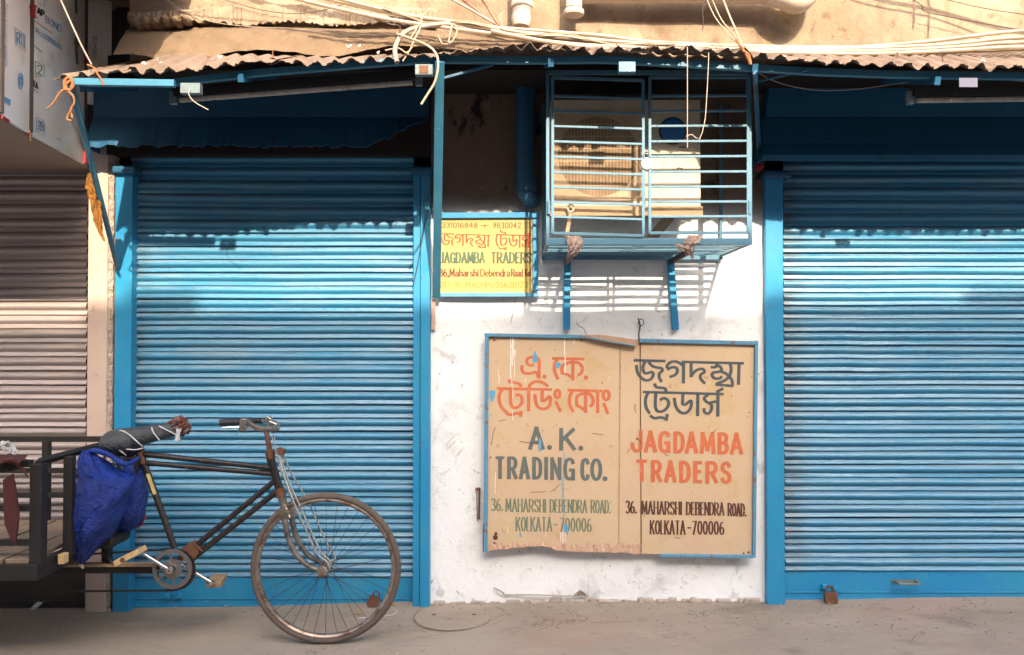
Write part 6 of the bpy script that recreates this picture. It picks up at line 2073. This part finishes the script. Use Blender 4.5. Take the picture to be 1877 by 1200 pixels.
crumple('tie_end', None, None, [at(145, 1030, PB + .14), at(148, 1036, PB + .15), at(152, 1042, PB + .15)], [.006, .010, .004], M['string'], 4, .6, parent=bag)
o = crumple('cloth_scrap', 'scrap of red cloth poking out under the blue tarp bag', 'cloth', [at(236, 958, PB - .04), at(248, 957, PB - .04), at(258, 952, PB - .04), at(266, 948, PB - .04)], [.02, .034, .034, .012], M['red_bright'], 7, .5)
# bottle
c = at(235, 800, PB - .12)
t = thing('bottle', 'pale plastic bottle with a blue cap standing behind the saddle', 'bottle', tuple(c))
MB().lathe([(-.16, .028), (-.155, .032), (-.03, .032), (.0, .026), (.012, .014), (.022, .012)], c + Vector((0, 0, 0)), 'z', 18).build('bottle_body', M['bottle'], t, smooth=True)
MB().lathe([(.020, .015), (.040, .015), (.042, .012), (.0425, .001)], c, 'z', 18).build('bottle_cap', M['cap_blue'], t, smooth=True)


# red cloth over the cart corner
def cloth_fn(u, v):
    # drapes from the top rail down in folds
    x = at(-60, 850, PN).x + (at(56, 850, PN).x - at(-60, 850, PN).x) * u
    hang = .09 + .05 * sin(u * 5 + 1) + .03 * sin(u * 13)
    zz_ = ZR + .035 - hang * v - .02 * (1 - u) * 0
    if v < .12:
        zz_ = ZR + .04 - .02 * (v / .12)
    y_ = -PN - .02 - .03 * v * sin(u * 16 + v * 2) - .05 * sin(min(1, v * 4) * pi / 2) + .0
    return (x + .02 * sin(v * 5 + u * 9) * v, y_, zz_)


o = MB().grid(cloth_fn, 60, 24).build('cloth', M['red_cloth'], smooth=True, solid=.002)
tag(o, 'dull red cloth draped over the corner of the cart bed', 'cloth')
o = MB().poly([at(x_, y_, PN + .06) for x_, y_ in ((5, 880), (22, 868), (28, 900), (33, 940), (31, 968), (27, 998), (18, 985), (8, 960), (6, 915))], .012)
o = tag(o.build('cloth', M['red_cloth']), 'brownish red pointed cloth end hanging from the cart rail', 'cloth')
o = crumple('wrapped_bundle', 'dark cloth and plastic bundle on top of the cart corner', 'bundle', [at(-20, 848, PN - .08), at(10, 848, PN - .05), at(38, 848, PN - .03), at(60, 850, PN - .02)], [.03, .04, .028, .008], M['cart_paint'], 14, 1.0)
o = crumple('plastic_bag', 'clear crumpled plastic bag caught on the far cart rail', 'plastic bag', [at(2, 815, PFAR + .05), at(14, 818, PFAR + .05), at(22, 830, PFAR + .05), at(16, 842, PFAR + .05)], [.02, .03, .026, .01], M['film'], 15, .6)
o = crumple('plastic_scrap', 'shiny plastic scrap lying under the cart', 'plastic scrap', [on_ground(60, 1118), on_ground(75, 1112) + Vector((0, 0, .03)), on_ground(92, 1108) + Vector((0, 0, .07))], [.014, .02, .006], M['film'], 16, .6)

# ------------------------------------------------------------------ building across the street (throws the shade on the lower shopfront)
ob = thing('opposite_building', 'plain rendered building across the street whose roof line shades the shopfront', 'building', (0, -9.5, 0))
OY = -9.0
segs = [(-14, -2.32 + 1.62, 1.55), (-2.32 + 1.62, -2.08 + 1.62, 1.64), (-2.08 + 1.62, -1.72 + 1.62, 1.73), (-1.72 + 1.62, -.55 + 1.62, 1.64), (-.55 + 1.62, 1.36 + 1.62, 1.62), (1.36 + 1.62, 2.5 + 1.62, 1.685), (2.5 + 1.62, 14, 1.76)]
base_top = 6.9
wm = MB().span((-14, OY - 4, -0.03), (14, OY, base_top))
wm.build('wall', M['far_wall'], ob)
pm = MB()
for a, b, z in segs:
    pm.span((a, OY - .2, base_top + .001), (b, OY - .0, z + .63 * 9.0))
pm.build('parapet', M['far_wall'], ob)
win = None
for fl_ in range(2):
    for i in range(-4, 5):
        if win is None:
            win = MB().span((-.55, -.02, -.7), (.55, .03, .7)).build('window', M['glass'], ob)
            win.matrix_parent_inverse = Matrix.Identity(4)
            o_ = win
        else:
            o_ = win.copy()
            COL.objects.link(o_)
        o_.location = (i * 2.6, .5, 1.7 + fl_ * 3.1)
